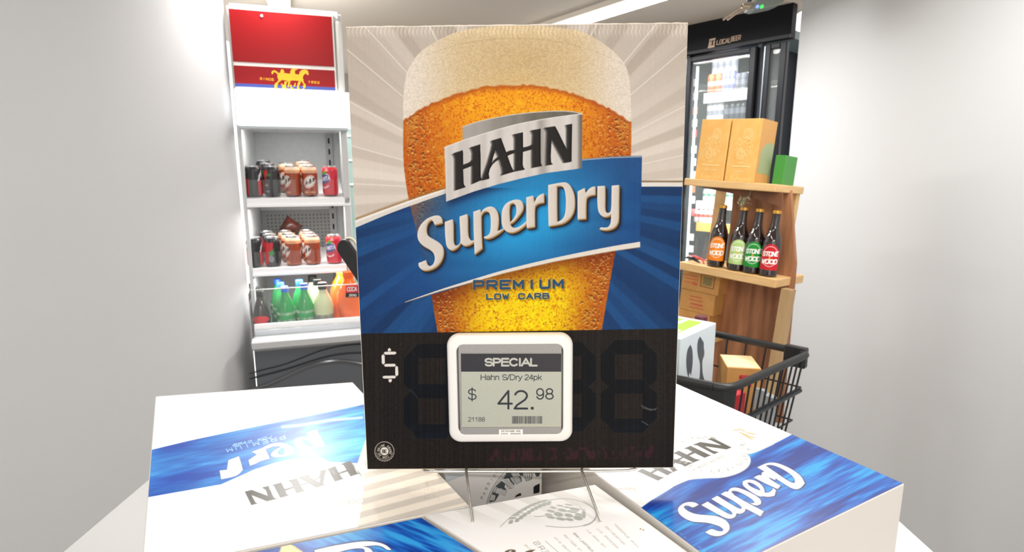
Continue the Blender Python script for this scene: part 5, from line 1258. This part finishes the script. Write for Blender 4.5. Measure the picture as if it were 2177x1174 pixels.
# shelves inside and what stands on them
CSH = mat('cooler_shelf', (226, 232, 236), .3)
def cshelf(y, dep, name='shelf', rail=0.0, x0=None, x1=None, m=CSH):
    z = cz(y, 1540, dep); b = MB(); a0 = gl0 + .03 if x0 is None else cr(x0, y, dep); a1 = gl1 - .022 if x1 is None else cr(x1, y, dep)
    b.box(a0, a1, dep, .6, z - .012, z, CO); s = b.build(name, CSH, cooler)
    if rail: b = MB(); b.box(a0, a1, dep - .012, dep, z - rail, z + .004, CO); b.build('price_rail', m, s)
    return z
zT = cshelf(160, .16); zA = cshelf(196, .10, rail=.055); zB = cshelf(262, .10, rail=.04); zC = cshelf(430, .12, rail=.045, x0=1482); zD = cshelf(478, .10, rail=.05, m=mat('rail_yellow', (238, 196, 90), .4)); zE = cshelf(586, .10, rail=.04)
def vessel(kind, col, col2, h, R):
    b = MB()
    if kind == 'can': prof = [(R * .85, 0), (R, .006), (R, h * .38), (R, h * .4), (R, h * .62), (R, h * .64), (R, h - .012), (R * .82, h - .003), (R * .8, h)]
    else: prof = [(R * .9, 0), (R, .006), (R, h * .3), (R, h * .31), (R, h * .5), (R, h * .51), (R, h * .58), (R * .8, h * .7), (R * .42, h * .82), (R * .38, h * .97), (R * .38, h)]
    b.lathe(prof, 20); o = b.build(kind, [mat('v_%d_%d_%d' % col, col, .3), mat('v_%d_%d_%d' % col2, col2, .3)], None, smooth=True)
    k = 3 if kind == 'can' else 3
    for i, p in enumerate(o.data.polygons):
        ring = i // 20
        if kind == 'can' and 1 <= ring <= 2 and False: p.material_index = 1
        if ring == 3 or (kind != 'can' and ring == 3): p.material_index = 1
    return o
ROWS = [  # name, category, kind, colours, h, R, pixel xs, shelf z, y, depth, label, group
 ('slim_bottle', 'bottle', 'bottle', (238, 240, 244), (220, 226, 236), .165, .02, [1520, 1533, 1547, 1561], zT, 160, .20, 'bright white bottle in the row of four on the top cooler shelf', 'white bottles on the top cooler shelf'),
 ('drink_can', 'can', 'can', (232, 110, 60), (240, 230, 226), .115, .026, [1513, 1528], zA, 196, .14, 'orange can on the second cooler shelf', 'orange cans on the second cooler shelf'),
 ('drink_can', 'can', 'can', (120, 124, 196), (200, 204, 226), .12, .018, [1540, 1548, 1557], zA, 196, .14, 'slim blue can on the second cooler shelf', 'blue cans on the second cooler shelf'),
 ('drink_can', 'can', 'can', (92, 96, 108), (120, 124, 134), .10, .022, [1569, 1581], zA, 196, .14, 'grey can at the right of the second cooler shelf', 'grey cans on the second cooler shelf'),
 ('drink_can', 'can', 'can', (228, 232, 236), (150, 156, 170), .13, .024, [1510, 1521, 1532], zB, 262, .14, 'white can above the left yellow box, third cooler shelf', 'white cans on the third cooler shelf'),
 ('dark_bottle', 'bottle', 'bottle', (58, 62, 74), (110, 116, 128), .17, .021, [1545, 1557, 1569, 1580], zB, 262, .14, 'dark bottle in the third shelf row of the cooler', 'dark bottles on the third cooler shelf'),
 ('small_bottle', 'bottle', 'can', (206, 222, 214), (110, 150, 130), .075, .022, [1501, 1514, 1527, 1541, 1555], zC, 430, .16, 'pale green can under the wooden shelf in the cooler', 'pale cans on the fourth cooler shelf'),
 ('drink_can', 'can', 'can', (236, 226, 222), (206, 90, 74), .085, .0165, [1480, 1490, 1500, 1510, 1520, 1530], zD, 478, .14, 'white and red can in the row above the yellow strip', 'red and white cans above the yellow strip'),
 ('brown_bottle', 'bottle', 'bottle', (44, 26, 20), (70, 44, 30), .215, .03, [1476, 1497], zE, 586, .16, 'dark brown bottle in the cooler behind the sunglasses', 'brown bottles behind the sunglasses'),
]
for (nm, cat, kind, c1, c2, h, R, xs, z, yy, dep, lab, gr) in ROWS:
    first = None
    for x in xs:
        P = CO.P(cr(x, yy, dep), dep, z + .0004)
        if first is None:
            first = vessel(kind, c1, c2, h, R); first.name = nm; tag(first, lab, cat, gr); o = first
        else: o = first.copy(); scene.collection.objects.link(o)
        o.location = tuple(P)
# strip of small cards hanging along the left of the cooler door
r = np.random.default_rng(31); card = None
for i, y in enumerate([176, 205, 236, 262, 284, 318, 345, 372, 402, 425, 452, 505, 530]):
    zz_ = cz(y, 1475, .05); x0 = cr(1479 - (y - 176) * .028, y, .05)
    b = MB(); b.box(x0 - .017, x0 + .017, .05, .052, zz_ - .022, zz_ + .022, CO)
    c1 = [(240, 240, 240), (236, 236, 240), (226, 120, 70), (232, 236, 236), (200, 60, 60), (236, 238, 238)][i % 6]
    b.build('price_card', mat('card_%d_%d' % c1[:2], c1, .5), cooler)
# green bottles low in the cooler, left
gb = None
for x, y in ((1457, 545), (1449, 545), (1466, 545)):
    P = CO.P(cr(x, 586, .2), .2, zE + .0004)
    if gb is None: gb = vessel('bottle', (40, 110, 70), (200, 220, 210), .19, .024); gb.name = 'green_bottle'; tag(gb, 'green bottle low in the cooler beside the poster edge', 'bottle', 'green bottles low in the cooler'); o = gb
    else: o = gb.copy(); scene.collection.objects.link(o)
    o.location = tuple(P)
# ------------------------------------------------------------ wooden shelf unit, leaning slightly
rho = .075; aw = math.radians(42.6)
def roll(v):
    x, y, z = v; return np.array([x * math.cos(rho) + z * math.sin(rho), y, -x * math.sin(rho) + z * math.cos(rho)])
WO = at_y(1550, 385, 2.0)
WS = Frame(WO, roll((math.sin(aw), -math.cos(aw), 0)), roll((math.cos(aw), math.sin(aw), 0)), roll((0, 0, 1)))
WROT = Matrix(((WS.er[0], WS.ed[0], WS.ez[0]), (WS.er[1], WS.ed[1], WS.ez[1]), (WS.er[2], WS.ed[2], WS.ez[2]))).to_euler()
PINE = mat('pine_board', (226, 188, 132), .5, noise=((9, 9, 60), .5, (206, 164, 108)))
BRN = mat('brown_panel', (180, 124, 84), .6, noise=((34, 34, 2.5), .35, (126, 80, 50)))
ws = empty('wooden_shelf_unit', WS.P(.1, .15, -.6), 'pale wooden shelf unit with a brown panel, right of the poster', 'shelf unit')
s1z = WS.px(1550, 385)[1]; s1r0, s1r1 = WS.px(1455, 383)[0], WS.px(1650, 395)[0]
b = MB(); b.box(s1r0, s1r1, 0, .24, s1z - .026, s1z, WS); b.build('shelf_board', PINE, ws, bevel=.003)
s2 = WS.px(1545, 575); s2z = s2[1]; s2r0, s2r1 = WS.px(1444, 556)[0], WS.px(1650, 600)[0]
b = MB(); b.box(s2r0, s2r1, 0, .24, s2z - .030, s2z, WS); b.build('shelf_board', PINE, ws, bevel=.003)
b = MB(); b.prism([WS.pt(x, y, .12) for x, y in ((1560, 400), (1680, 404), (1690, 560), (1660, 900), (1478, 880), (1541, 592))], WS.ed * .02); b.build('brown_panel', BRN, ws)
b = MB(); b.prism([WS.pt(x, y, .03) for x, y in ((1480, 396), (1662, 410), (1662, 440), (1610, 424), (1540, 408))], WS.ed * .012); b.build('dark_wedge', mat('wedge_brown', (120, 74, 42), .6, noise=((26, 26, 8), .4, (92, 54, 30))), ws)  # dark brown tapered strip below the upper board
pz = WS.px(1635, 780, .02)
b = MB(); b.box(WS.px(1640, 740, .02)[0], WS.px(1662, 740, .02)[0], .02, .06, WS.px(1650, 1100, .02)[1], s2z - .03, WS); b.build('post', mat('post_tan', (198, 168, 124), .6, noise=((26, 26, 3), .5, (160, 128, 88))), ws)
s3 = WS.px(1480, 704, .05)
b = MB(); b.box(WS.px(1436, 700, .02)[0], WS.px(1514, 704, .02)[0], .02, .30, s3[1] - .025, s3[1], WS); b.build('shelf_board', PINE, ws)
for rr_ in (s1r0 + .02, s1r1 - .04):
    b = MB(); zz0 = -1.52; b.box(rr_, rr_ + .03, .21, .24, zz0, s1z - .026, WS); b.build('leg', PINE, ws)
# yellow boxes on the upper board
YB = mat('box_yellow', (226, 168, 84), .6, noise=((40, 40, 30), .35, (226, 180, 104))); YP = mat('box_print', (250, 214, 146), .55); YS = mat('box_side_shaded', (196, 146, 84), .6)
def wbox(name, x0, x1, yb, yt, d0, dep, m, lab, cat, group, zb=None, bevel=.0015):
    a0, z0 = WS.px(x0, yb, d0); a1 = WS.px(x1, yb, d0)[0]; z1 = WS.px((x0 + x1) / 2 + (yb - yt) * .2, yt, d0)[1]
    z0 = zb if zb is not None else z0
    root = empty(name, WS.P((a0 + a1) / 2, d0 + dep / 2, z0), lab, cat, group)
    b = MB(); b.box(a0, a1, d0, d0 + dep, z0, z1, WS); b.build('box_body', m, root, bevel=bevel)
    return root, a0, a1, z0, z1
def box_flower(root, a0, a1, z0, z1, d):
    b = MB(); w = a1 - a0; h = z1 - z0; r = np.random.default_rng(17); pl = lambda x, z: WS.P(a0 + w * x, d - .0004, z0 + h * z)
    def bar(x0_, z0_, x1_, z1_, t): 
        dx, dz = (x1_ - x0_) * w, (z1_ - z0_) * h; L = math.hypot(dx, dz) + 1e-9; nx, nz = -dz / L * t / w, dx / L * t / h
        b.prism([pl(x0_ + nx, z0_ + nz), pl(x0_ - nx, z0_ - nz), pl(x1_ - nx, z1_ - nz), pl(x1_ + nx, z1_ + nz)], -WS.ed * .0003)
    for cx_, cz_, R in ((.5, .56, .30), (.58, .76, .16), (.42, .44, .16)):
        for k in range(11):
            a = k / 11 * 2 * math.pi; x1_, z1_ = cx_ + R * math.cos(a), cz_ + R * .62 * math.sin(a); bar(cx_ + R * .3 * math.cos(a), cz_ + R * .2 * math.sin(a), x1_, z1_, .0009)
            a2 = a + .45; bar(x1_, z1_, cx_ + R * .75 * math.cos(a2), cz_ + R * .46 * math.sin(a2), .0007)
    bar(.2, .245, .82, .245, .0016); bar(.42, .30, .56, .30, .0012); bar(.3, .165, .7, .165, .0008); bar(.34, .14, .66, .14, .0006)
    for k in range(8): x = .2 + .09 * k; bar(x, .0, x + .05, .05 + .05 * r.random(), .001)
    b.build('printed_pattern', YP, root)
gy = 'pale yellow boxes on the upper wooden shelf'
A_ = wbox('yellow_box', 1477, 1537, 379, 253, .02, .115, YB, 'left of the two upright yellow boxes on the upper wooden shelf', 'box', gy, zb=s1z + .0005); box_flower(*A_, .02)
B_ = wbox('yellow_box', 1539.5, 1603.5, 383, 252, .02, .115, YB, 'right one of the two upright yellow boxes on the upper wooden shelf', 'box', gy, zb=s1z + .0005); box_flower(*B_, .02)
b = MB(); a1 = B_[2] + .0004; h = B_[4] - B_[3]
b.prism([WS.P(a1, .022 + .112 * u, B_[3] + h * v) for u, v in ((.1, .16), (1, .14), (1, .62), (.75, .66), (.4, .62), (.15, .5))], WS.er * .0003); b.build('side_print', mat('print_sage', (150, 160, 124), .6), B_[0])
b = MB(); b.prism([WS.P(B_[2] + .0002, .020 + .115 * u, B_[3] + h * v) for u, v in ((0, 0), (1, 0), (1, 1), (0, 1))], WS.er * .00015); b.build('shaded_side_face', YS, B_[0])  # darker yellow paints shade onto the right side of the box
C_ = wbox('green_box', 1640, 1662, 392, 330, .10, .10, mat('box_green', (64, 140, 58), .5), 'green and tan box at the right end of the upper wooden shelf', 'box', None, zb=s1z + .0005)
# brown cartons under the lower board
CB = mat('card_brown', (206, 152, 84), .7, noise=((30, 30, 30), .5, (192, 138, 74))); RP = mat('card_red_print', (196, 96, 62), .6)
gc = 'brown cartons under the lower wooden shelf'
def cprint(root, quads, d, m=RP):
    b = MB()
    for x0, y0, x1, y1, t in quads: b.prism([WS.pt(x0, y0, d), WS.pt(x1, y1, d), WS.pt(x1, y1 + t, d), WS.pt(x0, y0 + t, d)], -WS.ed * .0004)
    b.build('red_print', m, root)
z3s = s3[1] + .0005
q3 = wbox('brown_carton', 1434, 1504, 700, 664, .05, .2, CB, 'lowest brown carton, just above the green and white carton', 'carton', gc, zb=z3s)
q2 = wbox('brown_carton', 1441, 1515, 670, 622, .05, .2, CB, 'middle brown carton of the stack under the lower wooden shelf', 'carton', gc, zb=q3[4] + .001)
q1 = wbox('brown_carton', 1447, 1527, 620, 580, .05, .2, CB, 'top brown carton with a framed print, under the lower wooden shelf', 'carton', gc, zb=q2[4] + .001)
cprint(q1[0], [(1455, 582, 1482, 588, 2), (1455, 589, 1484, 595, 2), (1454, 597, 1470, 600, 2), (1472, 599, 1482, 602, 6)], .0495)
b = MB(); 
for e in (((1492, 583), (1520, 588)), ((1520, 588), (1516, 615)), ((1516, 615), (1489, 608)), ((1489, 608), (1492, 583))):
    (x0, y0), (x1, y1) = e; b.tube([WS.pt(x0, y0, .049), WS.pt(x1, y1, .049)], .0011, 5)
b.build('frame_print', mat('card_dark_print', (84, 80, 56), .7), q1[0])
b = MB(); b.prism([WS.pt(x, y, .0495) for x, y in ((1496, 588), (1515, 592), (1512, 610), (1494, 605))], -WS.ed * .0003); b.build('label_print', mat('card_grid_print', (156, 136, 84), .7, noise=((260, 260, 260), .3, (110, 100, 60))), q1[0])
cprint(q2[0], [(1468, 628, 1492, 633, 2.5), (1466, 635, 1494, 641, 2.5), (1468, 643, 1494, 649, 4), (1466, 651, 1496, 658, 2)], .0495)
cprint(q3[0], [(1452, 672, 1470, 676, 2)], .0495)
# ------------------------------------------------------------ beer bottles with arched labels
GLB = mat('brown_glass', (30, 14, 10), .06, spec=.9, coat=.5)
BPROF = [(.024, 0), (.0295, .003), (.0305, .01), (.0305, .10), (.030, .115), (.0265, .133), (.020, .150), (.0155, .165), (.0135, .185), (.0125, .21), (.0138, .213), (.0138, .219), (.012, .222)]
def beer(x, y, d, labcol, lab, ink=(244, 244, 238), sc=1.0):
    rr_, z_ = WS.px(x, y, d); P = WS.P(rr_, d, s2z + .0004)
    root = bpy.data.objects.new('beer_bottle', None); scene.collection.objects.link(root); root.empty_display_size = .03
    root.location = tuple(P); v = EYE - P; root.rotation_euler = WROT; root.scale = (sc, sc, sc)
    tag(root, lab, 'bottle', 'beer bottles on the lower wooden shelf')
    b = MB(); b.lathe(BPROF, 32); b.build('bottle_glass', GLB, root, smooth=True, local=True)
    b = MB(); b.lathe([(.0142, .214), (.0146, .217), (.0138, .2235), (.009, .2262), (.0005, .2265)], 24); b.build('bottle_cap', mat('cap_gold', (214, 160, 70), .3, metal=.7), root, smooth=True, local=True)
    c = Canvas(0, 0, 100, 130, 2.4, labcol)
    c.fill(c.strokes([arc(50, 52, 36, 40, 195, 345, 18)], 3), ink, .75); c.fill(c.strokes([arc(50, 78, 34, 34, 30, 150, 18)], 3.5), ink, .75)
    c.text('STONE', (11, 62), (12.5, -1.0), (1.5, -20), 5.2, ink, 1.32); c.text('&', (44, 76), (9, 0), (1, -11), 2.4, (236, 170, 60), 1.2); c.text('WOOD', (11, 100), (15.5, -1.0), (1.5, -20), 5.6, ink, 1.36)
    nu_, nv_ = 60, 70; s_ = np.linspace(-1, 1, nu_); t_ = np.linspace(0, 1, nv_)
    Sg, Tg = np.meshgrid(s_, t_); wd = np.where(Tg > .55, np.sqrt(np.maximum(1 - ((Tg - .55) / .45) ** 2, 0)) * .92 + .08 * (1 - (Tg - .55) / .45), 1.0)
    ang_ = Sg * wd * 1.05 + LABANG; R_ = .0309
    zz_ = .024 + Tg * .088
    Pg = np.stack([R_ * np.sin(ang_), -R_ * np.cos(ang_), zz_], -1)
    Rg = np.interp(zz_, [0, .10, .115], [R_, R_, .0304])
    Pg[..., 0] = Rg * np.sin(ang_); Pg[..., 1] = -Rg * np.cos(ang_)
    grid_obj('bottle_label', Pg, lin(c.sample(50 + Sg * wd * 50, (1 - Tg) * 130)), art_mat('label_print', .5, .3), root, local=True)
    return root
LABANG = math.radians(-42.6 + 18)
LABANG = math.radians(42.6 - 22) * 1.0
beer(1520, 566, .045, (236, 130, 24), 'brown beer bottle with an orange label on the lower wooden shelf')
beer(1563, 577, .045, (176, 206, 128), 'brown beer bottle with a pale green label on the lower wooden shelf')
beer(1595, 584, .045, (30, 140, 50), 'brown beer bottle with a dark green label on the lower wooden shelf')
beer(1630, 592, .045, (196, 28, 40), 'brown beer bottle with a red label on the lower wooden shelf')
# sunglasses on the lower board
sg = empty('sunglasses', WS.P(*[WS.px(1476, 558, .03)[0], .03, s2z]), 'black sunglasses with pink arms lying on the lower wooden shelf', 'sunglasses')
def sp(x, y, up=0.0, d=.03): r_, z_ = WS.px(x, y, d); return WS.P(r_, d, s2z + up)
b = MB(); b.tube([sp(1456, 557, .014), sp(1462, 558, .018), sp(1472, 560, .016), sp(1482, 562, .010), sp(1488, 563, .004)], [.002, .006, .0065, .005, .002], 10); b.build('lens_frame', mat('shades_black', (18, 16, 18), .15, spec=.8), sg, smooth=True)
b = MB(); b.tube([sp(1462, 556, .020, .05), sp(1476, 558, .022, .06), sp(1490, 561, .018, .06), sp(1496, 562, .003, .05)], .0032, 8); b.build('arm', mat('shades_pink', (226, 96, 100), .4), sg, smooth=True)
b = MB(); b.tube([sp(1464, 556, .010, .06), sp(1480, 560, .012, .08), sp(1500, 563, .010, .09), sp(1508, 565, .003, .08)], .0026, 8); b.build('arm', MATS['shades_pink'], sg, smooth=True)
# small plant sprig by the upper board
b = MB(); r = np.random.default_rng(8)
for k in range(16):
    x, y = 1582 + r.uniform(-13, 13), 428 + r.uniform(-9, 9); P = WS.pt(x, y, .02); a = r.uniform(0, 6.3); L = r.uniform(.008, .014)
    t = WS.er * math.cos(a) + WS.ez * math.sin(a); n_ = -WS.er * math.sin(a) + WS.ez * math.cos(a); w_ = -WS.ed * r.uniform(.001, .006)
    b.add([P - t * L, P - n_ * L * .35 + w_, P + t * L, P + n_ * L * .35 + w_], [(0, 1, 2, 3)])
b.tube([WS.pt(1570, 440, .024), WS.pt(1582, 428, .024), WS.pt(1594, 416, .024), WS.pt(1596, 404, .024)], .0012, 5)
tag(b.build('dried_sprig', mat('sprig', (168, 160, 124), .7, noise=((90, 90, 90), .4, (90, 84, 60)))), 'small dried leafy sprig hanging below the upper wooden shelf', 'sprig')
# ------------------------------------------------------------ shopping trolley
ZR = 1.0
BK_ = mat('trolley_black', (30, 32, 34), .4); WI = mat('trolley_wire', (34, 34, 36), .35, metal=.3)
tN, tR, tB, tL = [np.array(p, float) for p in ((.507, 1.248, ZR), (.83, 1.51, ZR), (.500, 1.845, ZR), (.19, 1.448, ZR))]
tro = empty('shopping_trolley', (.5, 1.5, 0), 'black wire shopping trolley basket at the right, holding cartons', 'trolley')
def rnd(pts, k=.035):
    out = []; n = len(pts)
    for i in range(n):
        a, q, c_ = pts[i - 1], pts[i], pts[(i + 1) % n]; u = (a - q) / np.linalg.norm(a - q); w = (c_ - q) / np.linalg.norm(c_ - q)
        for t in np.linspace(0, 1, 5): out.append((q + u * k) * (1 - t) ** 2 + 2 * q * t * (1 - t) + (q + w * k) * t * t)
    return out + [out[0]]
b = MB(); b.tube(rnd([tN, tR, tB, tL]), .0105, 10, caps=False); b.build('rim', BK_, tro, smooth=True)
ctr_ = (tN + tR + tB + tL) / 4; ZB = .70
low = [ctr_ + (p - ctr_) * .86 + np.array([0, 0, ZB - ZR]) for p in (tN, tR, tB, tL)]
top = [tN, tR, tB, tL]
nsides = [16, 15, 16, 16]
for s_ in range(4):
    a0, a1 = top[s_], top[(s_ + 1) % 4]; b0, b1 = low[s_], low[(s_ + 1) % 4]; b = MB()
    n = [13, 8, 13, 10][s_]
    for k in range(1, n): t = k / n; b.tube([a0 + (a1 - a0) * t, b0 + (b1 - b0) * t], .0026, 6)
    for v in (.33, .66, 1.0): b.tube([a0 + (b0 - a0) * v, a1 + (b1 - a1) * v], .0026, 6)
    b.build('wire_side', WI, tro, smooth=True)
b = MB()
for k in range(0, 9): t = k / 8; b.tube([low[0] + (low[3] - low[0]) * t, low[1] + (low[2] - low[1]) * t], .0026, 6)
b.build('wire_bottom', WI, tro, smooth=True)
b = MB(); v = .36; b.tube([tN + (low[0] - tN) * v, tR + (low[1] - tR) * v], .007, 8); b.build('side_bar', mat('trolley_bar', (60, 64, 68), .3, metal=.6), tro, smooth=True)
eN = (tL - tN) / np.linalg.norm(tL - tN); eR = (tR - tN) / np.linalg.norm(tR - tN)
b = MB(); pl_ = [tN + eR * .03 + np.array([0, 0, -.004]), tN + eN * .01 + np.array([0, 0, -.004]), tN + eN * .30 + np.array([0, 0, -.004])]
nn = np.array([-eN[1], eN[0], 0]) * .004
for i in range(2): a0, a1 = pl_[i], pl_[i + 1]; b.add([a0, a1, a1 - [0, 0, .16], a0 - [0, 0, .16], a0 + nn, a1 + nn, a1 + nn - [0, 0, .16], a0 + nn - [0, 0, .16]], [(0, 1, 2, 3), (7, 6, 5, 4), (0, 4, 5, 1), (3, 2, 6, 7), (0, 3, 7, 4), (1, 5, 6, 2)])
b.build('front_plate', BK_, tro)
eB = (tB - tR) / np.linalg.norm(tB - tR); q = tR + eB * .035
b = MB(); f_ = Frame(q, eB, np.array([-eB[1], eB[0], 0])); b.box(-.03, .03, -.012, .012, -.045, .014, f_); b.build('corner_bracket', BK_, tro, bevel=.004)
for p, g_ in ((low[0], .0), (low[1], 0), (low[2], 0), (low[3], 0)):
    b = MB(); f2 = np.array([p[0], p[1], .09]); b.tube([p, f2], .009, 8); b.build('leg', BK_, tro, smooth=True)
    b = MB(); b.tube([f2 + [-.012, 0, -.04], f2 + [.012, 0, -.04]], .05, 18); b.build('wheel', BK_, tro, smooth=True)
# green and white carton standing in the trolley
e1 = np.array([.682, .731]); e2 = np.array([-.731, .682])
nc = np.array([.4225, 1.362]); zt_b = 1.087; L1 = .212; L2 = .17
gcx = empty('cutlery_carton', (nc[0] + .05, nc[1] + .1, ZB), 'white and lime green carton with grey spoon shapes, in the trolley', 'carton')
def G3(u, v, z): p = nc + e1 * u + e2 * v; return np.array([p[0], p[1], z])
b = MB(); b.prism([G3(0, 0, zt_b), G3(L1, 0, zt_b), G3(L1, L2, zt_b), G3(0, L2, zt_b)][::-1], (0, 0, -(zt_b - ZB - .004))); b.build('box_body', mat('box_pale', (214, 226, 232), .5), gcx, bevel=.002)
LM = mat('lime_print', (150, 190, 20), .5)
b = MB(); b.prism([G3(-.0003, .008, zt_b - .02), G3(-.0003, L2, zt_b - .02), G3(-.0003, L2, ZB + .01), G3(-.0003, .008, ZB + .01)], (e1[0] * -.0004, e1[1] * -.0004, 0)); b.build('green_side', mat('olive_print', (96, 128, 8), .5), gcx)
b = MB()
for u0, u1, v0, v1 in ((.02, .19, .03, .07), (.02, .19, .085, .165), ): b.prism([G3(u0, v0, zt_b + .0003), G3(u1, v0, zt_b + .0003), G3(u1, v1, zt_b + .0003), G3(u0, v1, zt_b + .0003)], (0, 0, .0003))
lid = b.build('lime_top', LM, gcx)
b = MB()
for u0, u1, v0, v1 in ((.05, .075, .035, .062), (.09, .12, .1, .15), (.14, .155, .095, .15)): b.prism([G3(u0, v0, zt_b + .0007), G3(u1, v0, zt_b + .0007), G3(u1, v1, zt_b + .0007), G3(u0, v1, zt_b + .0007)], (0, 0, .0002))
b.build('white_marks', mat('white_marks', (240, 244, 240), .5), lid)
nrm1 = np.array([-e2[0], -e2[1], 0])
def gq(x, y): return on_plane(x, y, G3(0, -.0003, 1), nrm1)
kq = lambda p: tr(smooth_poly(p, k=2, corner=70), 1420, 640, 4.192)
b = MB()
for p in [[(200,390),(218,430),(222,520),(215,600),(205,665),(195,635),(185,660),(190,690),(175,660),(164,580),(164,500),(175,430)], [(288,318),(305,350),(320,370),(318,410),(325,455),(322,490),(305,530),(305,600),(310,660),(335,740),(275,735),(285,660),(288,600),(285,540),(270,500),(262,440),(263,380),(272,340)]]:
    b.prism([gq(*q) for q in kq(p)], nrm1 * .0003)
b.build('spoon_print', mat('print_slate', (74, 84, 92), .5), gcx)
# other things in the trolley
def free_box(name, x, f_, a, w, l, z0, z1, m, lab, cat):
    root = empty(name, (x, f_, z0), lab, cat); F_ = Frame((x, f_, 0), (math.cos(a), math.sin(a), 0), (-math.sin(a), math.cos(a), 0))
    b = MB(); b.box(-w / 2, w / 2, -l / 2, l / 2, z0, z1, F_); b.build('box_body', m, root, bevel=.0015); return root, F_
kb, KF = free_box('brown_box', .665, 1.575, math.radians(-10), .092, .12, ZB + .004, .955, CB, 'small brown cardboard box with red print, in the trolley', 'box')
b = MB()
for r0_, r1_, z0_, z1_ in ((-.012, .022, .925, .935), (-.012, -.004, .88, .93), (.012, .022, .90, .93), (-.03, -.02, .86, .90), (-.035, 0.0, .84, .85)): b.box(r0_, r1_, -.0606, -.06, z0_, z1_, KF)
b.build('red_print', mat('print_red2', (206, 60, 66), .5), kb)
b = MB(); b.box(-.044, .044, -.055, .055, .9552, .9556, KF); b.build('box_top', mat('card_pale', (232, 196, 140), .6, noise=((30, 2, 2), .4, (244, 224, 186))), kb)
free_box('red_packet', .585, 1.40, math.radians(35), .05, .03, ZB + .004, .93, mat('packet_red', (196, 40, 56), .4), 'red packet standing just behind the trolley front corner', 'packet')
pk0 = None
for i, (x, f_) in enumerate(((.70, 1.50), (.715, 1.475), (.73, 1.51))):
    free_box('pale_packet', x, f_, math.radians(30), .016, .03, ZB + .004, .90 - .01 * i, mat('packet_pale', (176, 186, 188), .4), 'pale slim packet in the right end of the trolley', 'packet')[0]['group'] = 'pale slim packets in the trolley'
wb = empty('capped_bottle', (.56, 1.62, ZB + .004), 'dark bottle with a purple cap just above the white and green carton', 'bottle')
def bm(prof, name, m): b = MB(); b.lathe(prof, 28, 0, (.572, 1.655, 0)); return b.build(name, m, wb, smooth=True)
ztp = 1.5 - .2516 * (1.655 / .970)
bm([(.03, ZB + .004), (.034, ZB + .01), (.034, ztp - .12), (.03, ztp - .07), (.02, ztp - .02)], 'bottle_glass', GLB); bm([(.0185, ztp - .022), (.019, ztp - .004), (.017, ztp), (.0005, ztp + .0005)], 'bottle_cap', mat('cap_purple', (92, 26, 44), .35))
# ------------------------------------------------------------ device hanging from the ceiling
YD = 2.55
def dp(x, y, off=0.0): return at_y(x, y, YD + off)
dv = empty('ceiling_device', dp(1600, 10), 'metal ceiling bracket with two rods and a box with blue and green lights', 'bracket')
RM = mat('rod_metal', (178, 160, 144), .3, metal=.6)
for a0, a1, o_ in (((1537.5, 42), (1582, 9), 0), ((1546.5, 42), (1586, 14), .03)):
    b = MB(); b.tube([dp(*a0, o_), dp(*a1, o_)], .0045, 10); b.build('rod', RM, dv, smooth=True)
b = MB(); b.tube([dp(1578, 13), dp(1592, 15), dp(1606, 10), dp(1618, 2)], [.010, .013, .012, .010], 10); b.build('bracket_arm', mat('arm_metal', (164, 152, 132), .4, metal=.4), dv, smooth=True)
b = MB(); b.prism([dp(x, y, -.02) for x, y in ((1596, 17), (1608, 20), (1626, 17), (1652, 11), (1668, 4), (1668, -10), (1618, -10), (1606, 4))], (0, .08, 0)); b.build('device_body', mat('device_grey', (120, 128, 122), .4), dv, bevel=.006)
for x, c_, nm in ((1611, (130, 150, 255), 'blue_light'), (1620.5, (60, 240, 90), 'green_light')):
    b = MB(); P = dp(x, 13.5, -.028); b.tube([P, P + [0, .01, 0]], .0062, 12); b.build(nm, mat(nm, c_, .4, emit=1.2), dv, smooth=True)
P = dp(1592, 4, .03); b = MB(); b.tube([P, np.array([P[0], P[1], CEIL])], .011, 10); b.build('drop_pole', mat('pole_dark', (52, 48, 56), .4), dv, smooth=True)
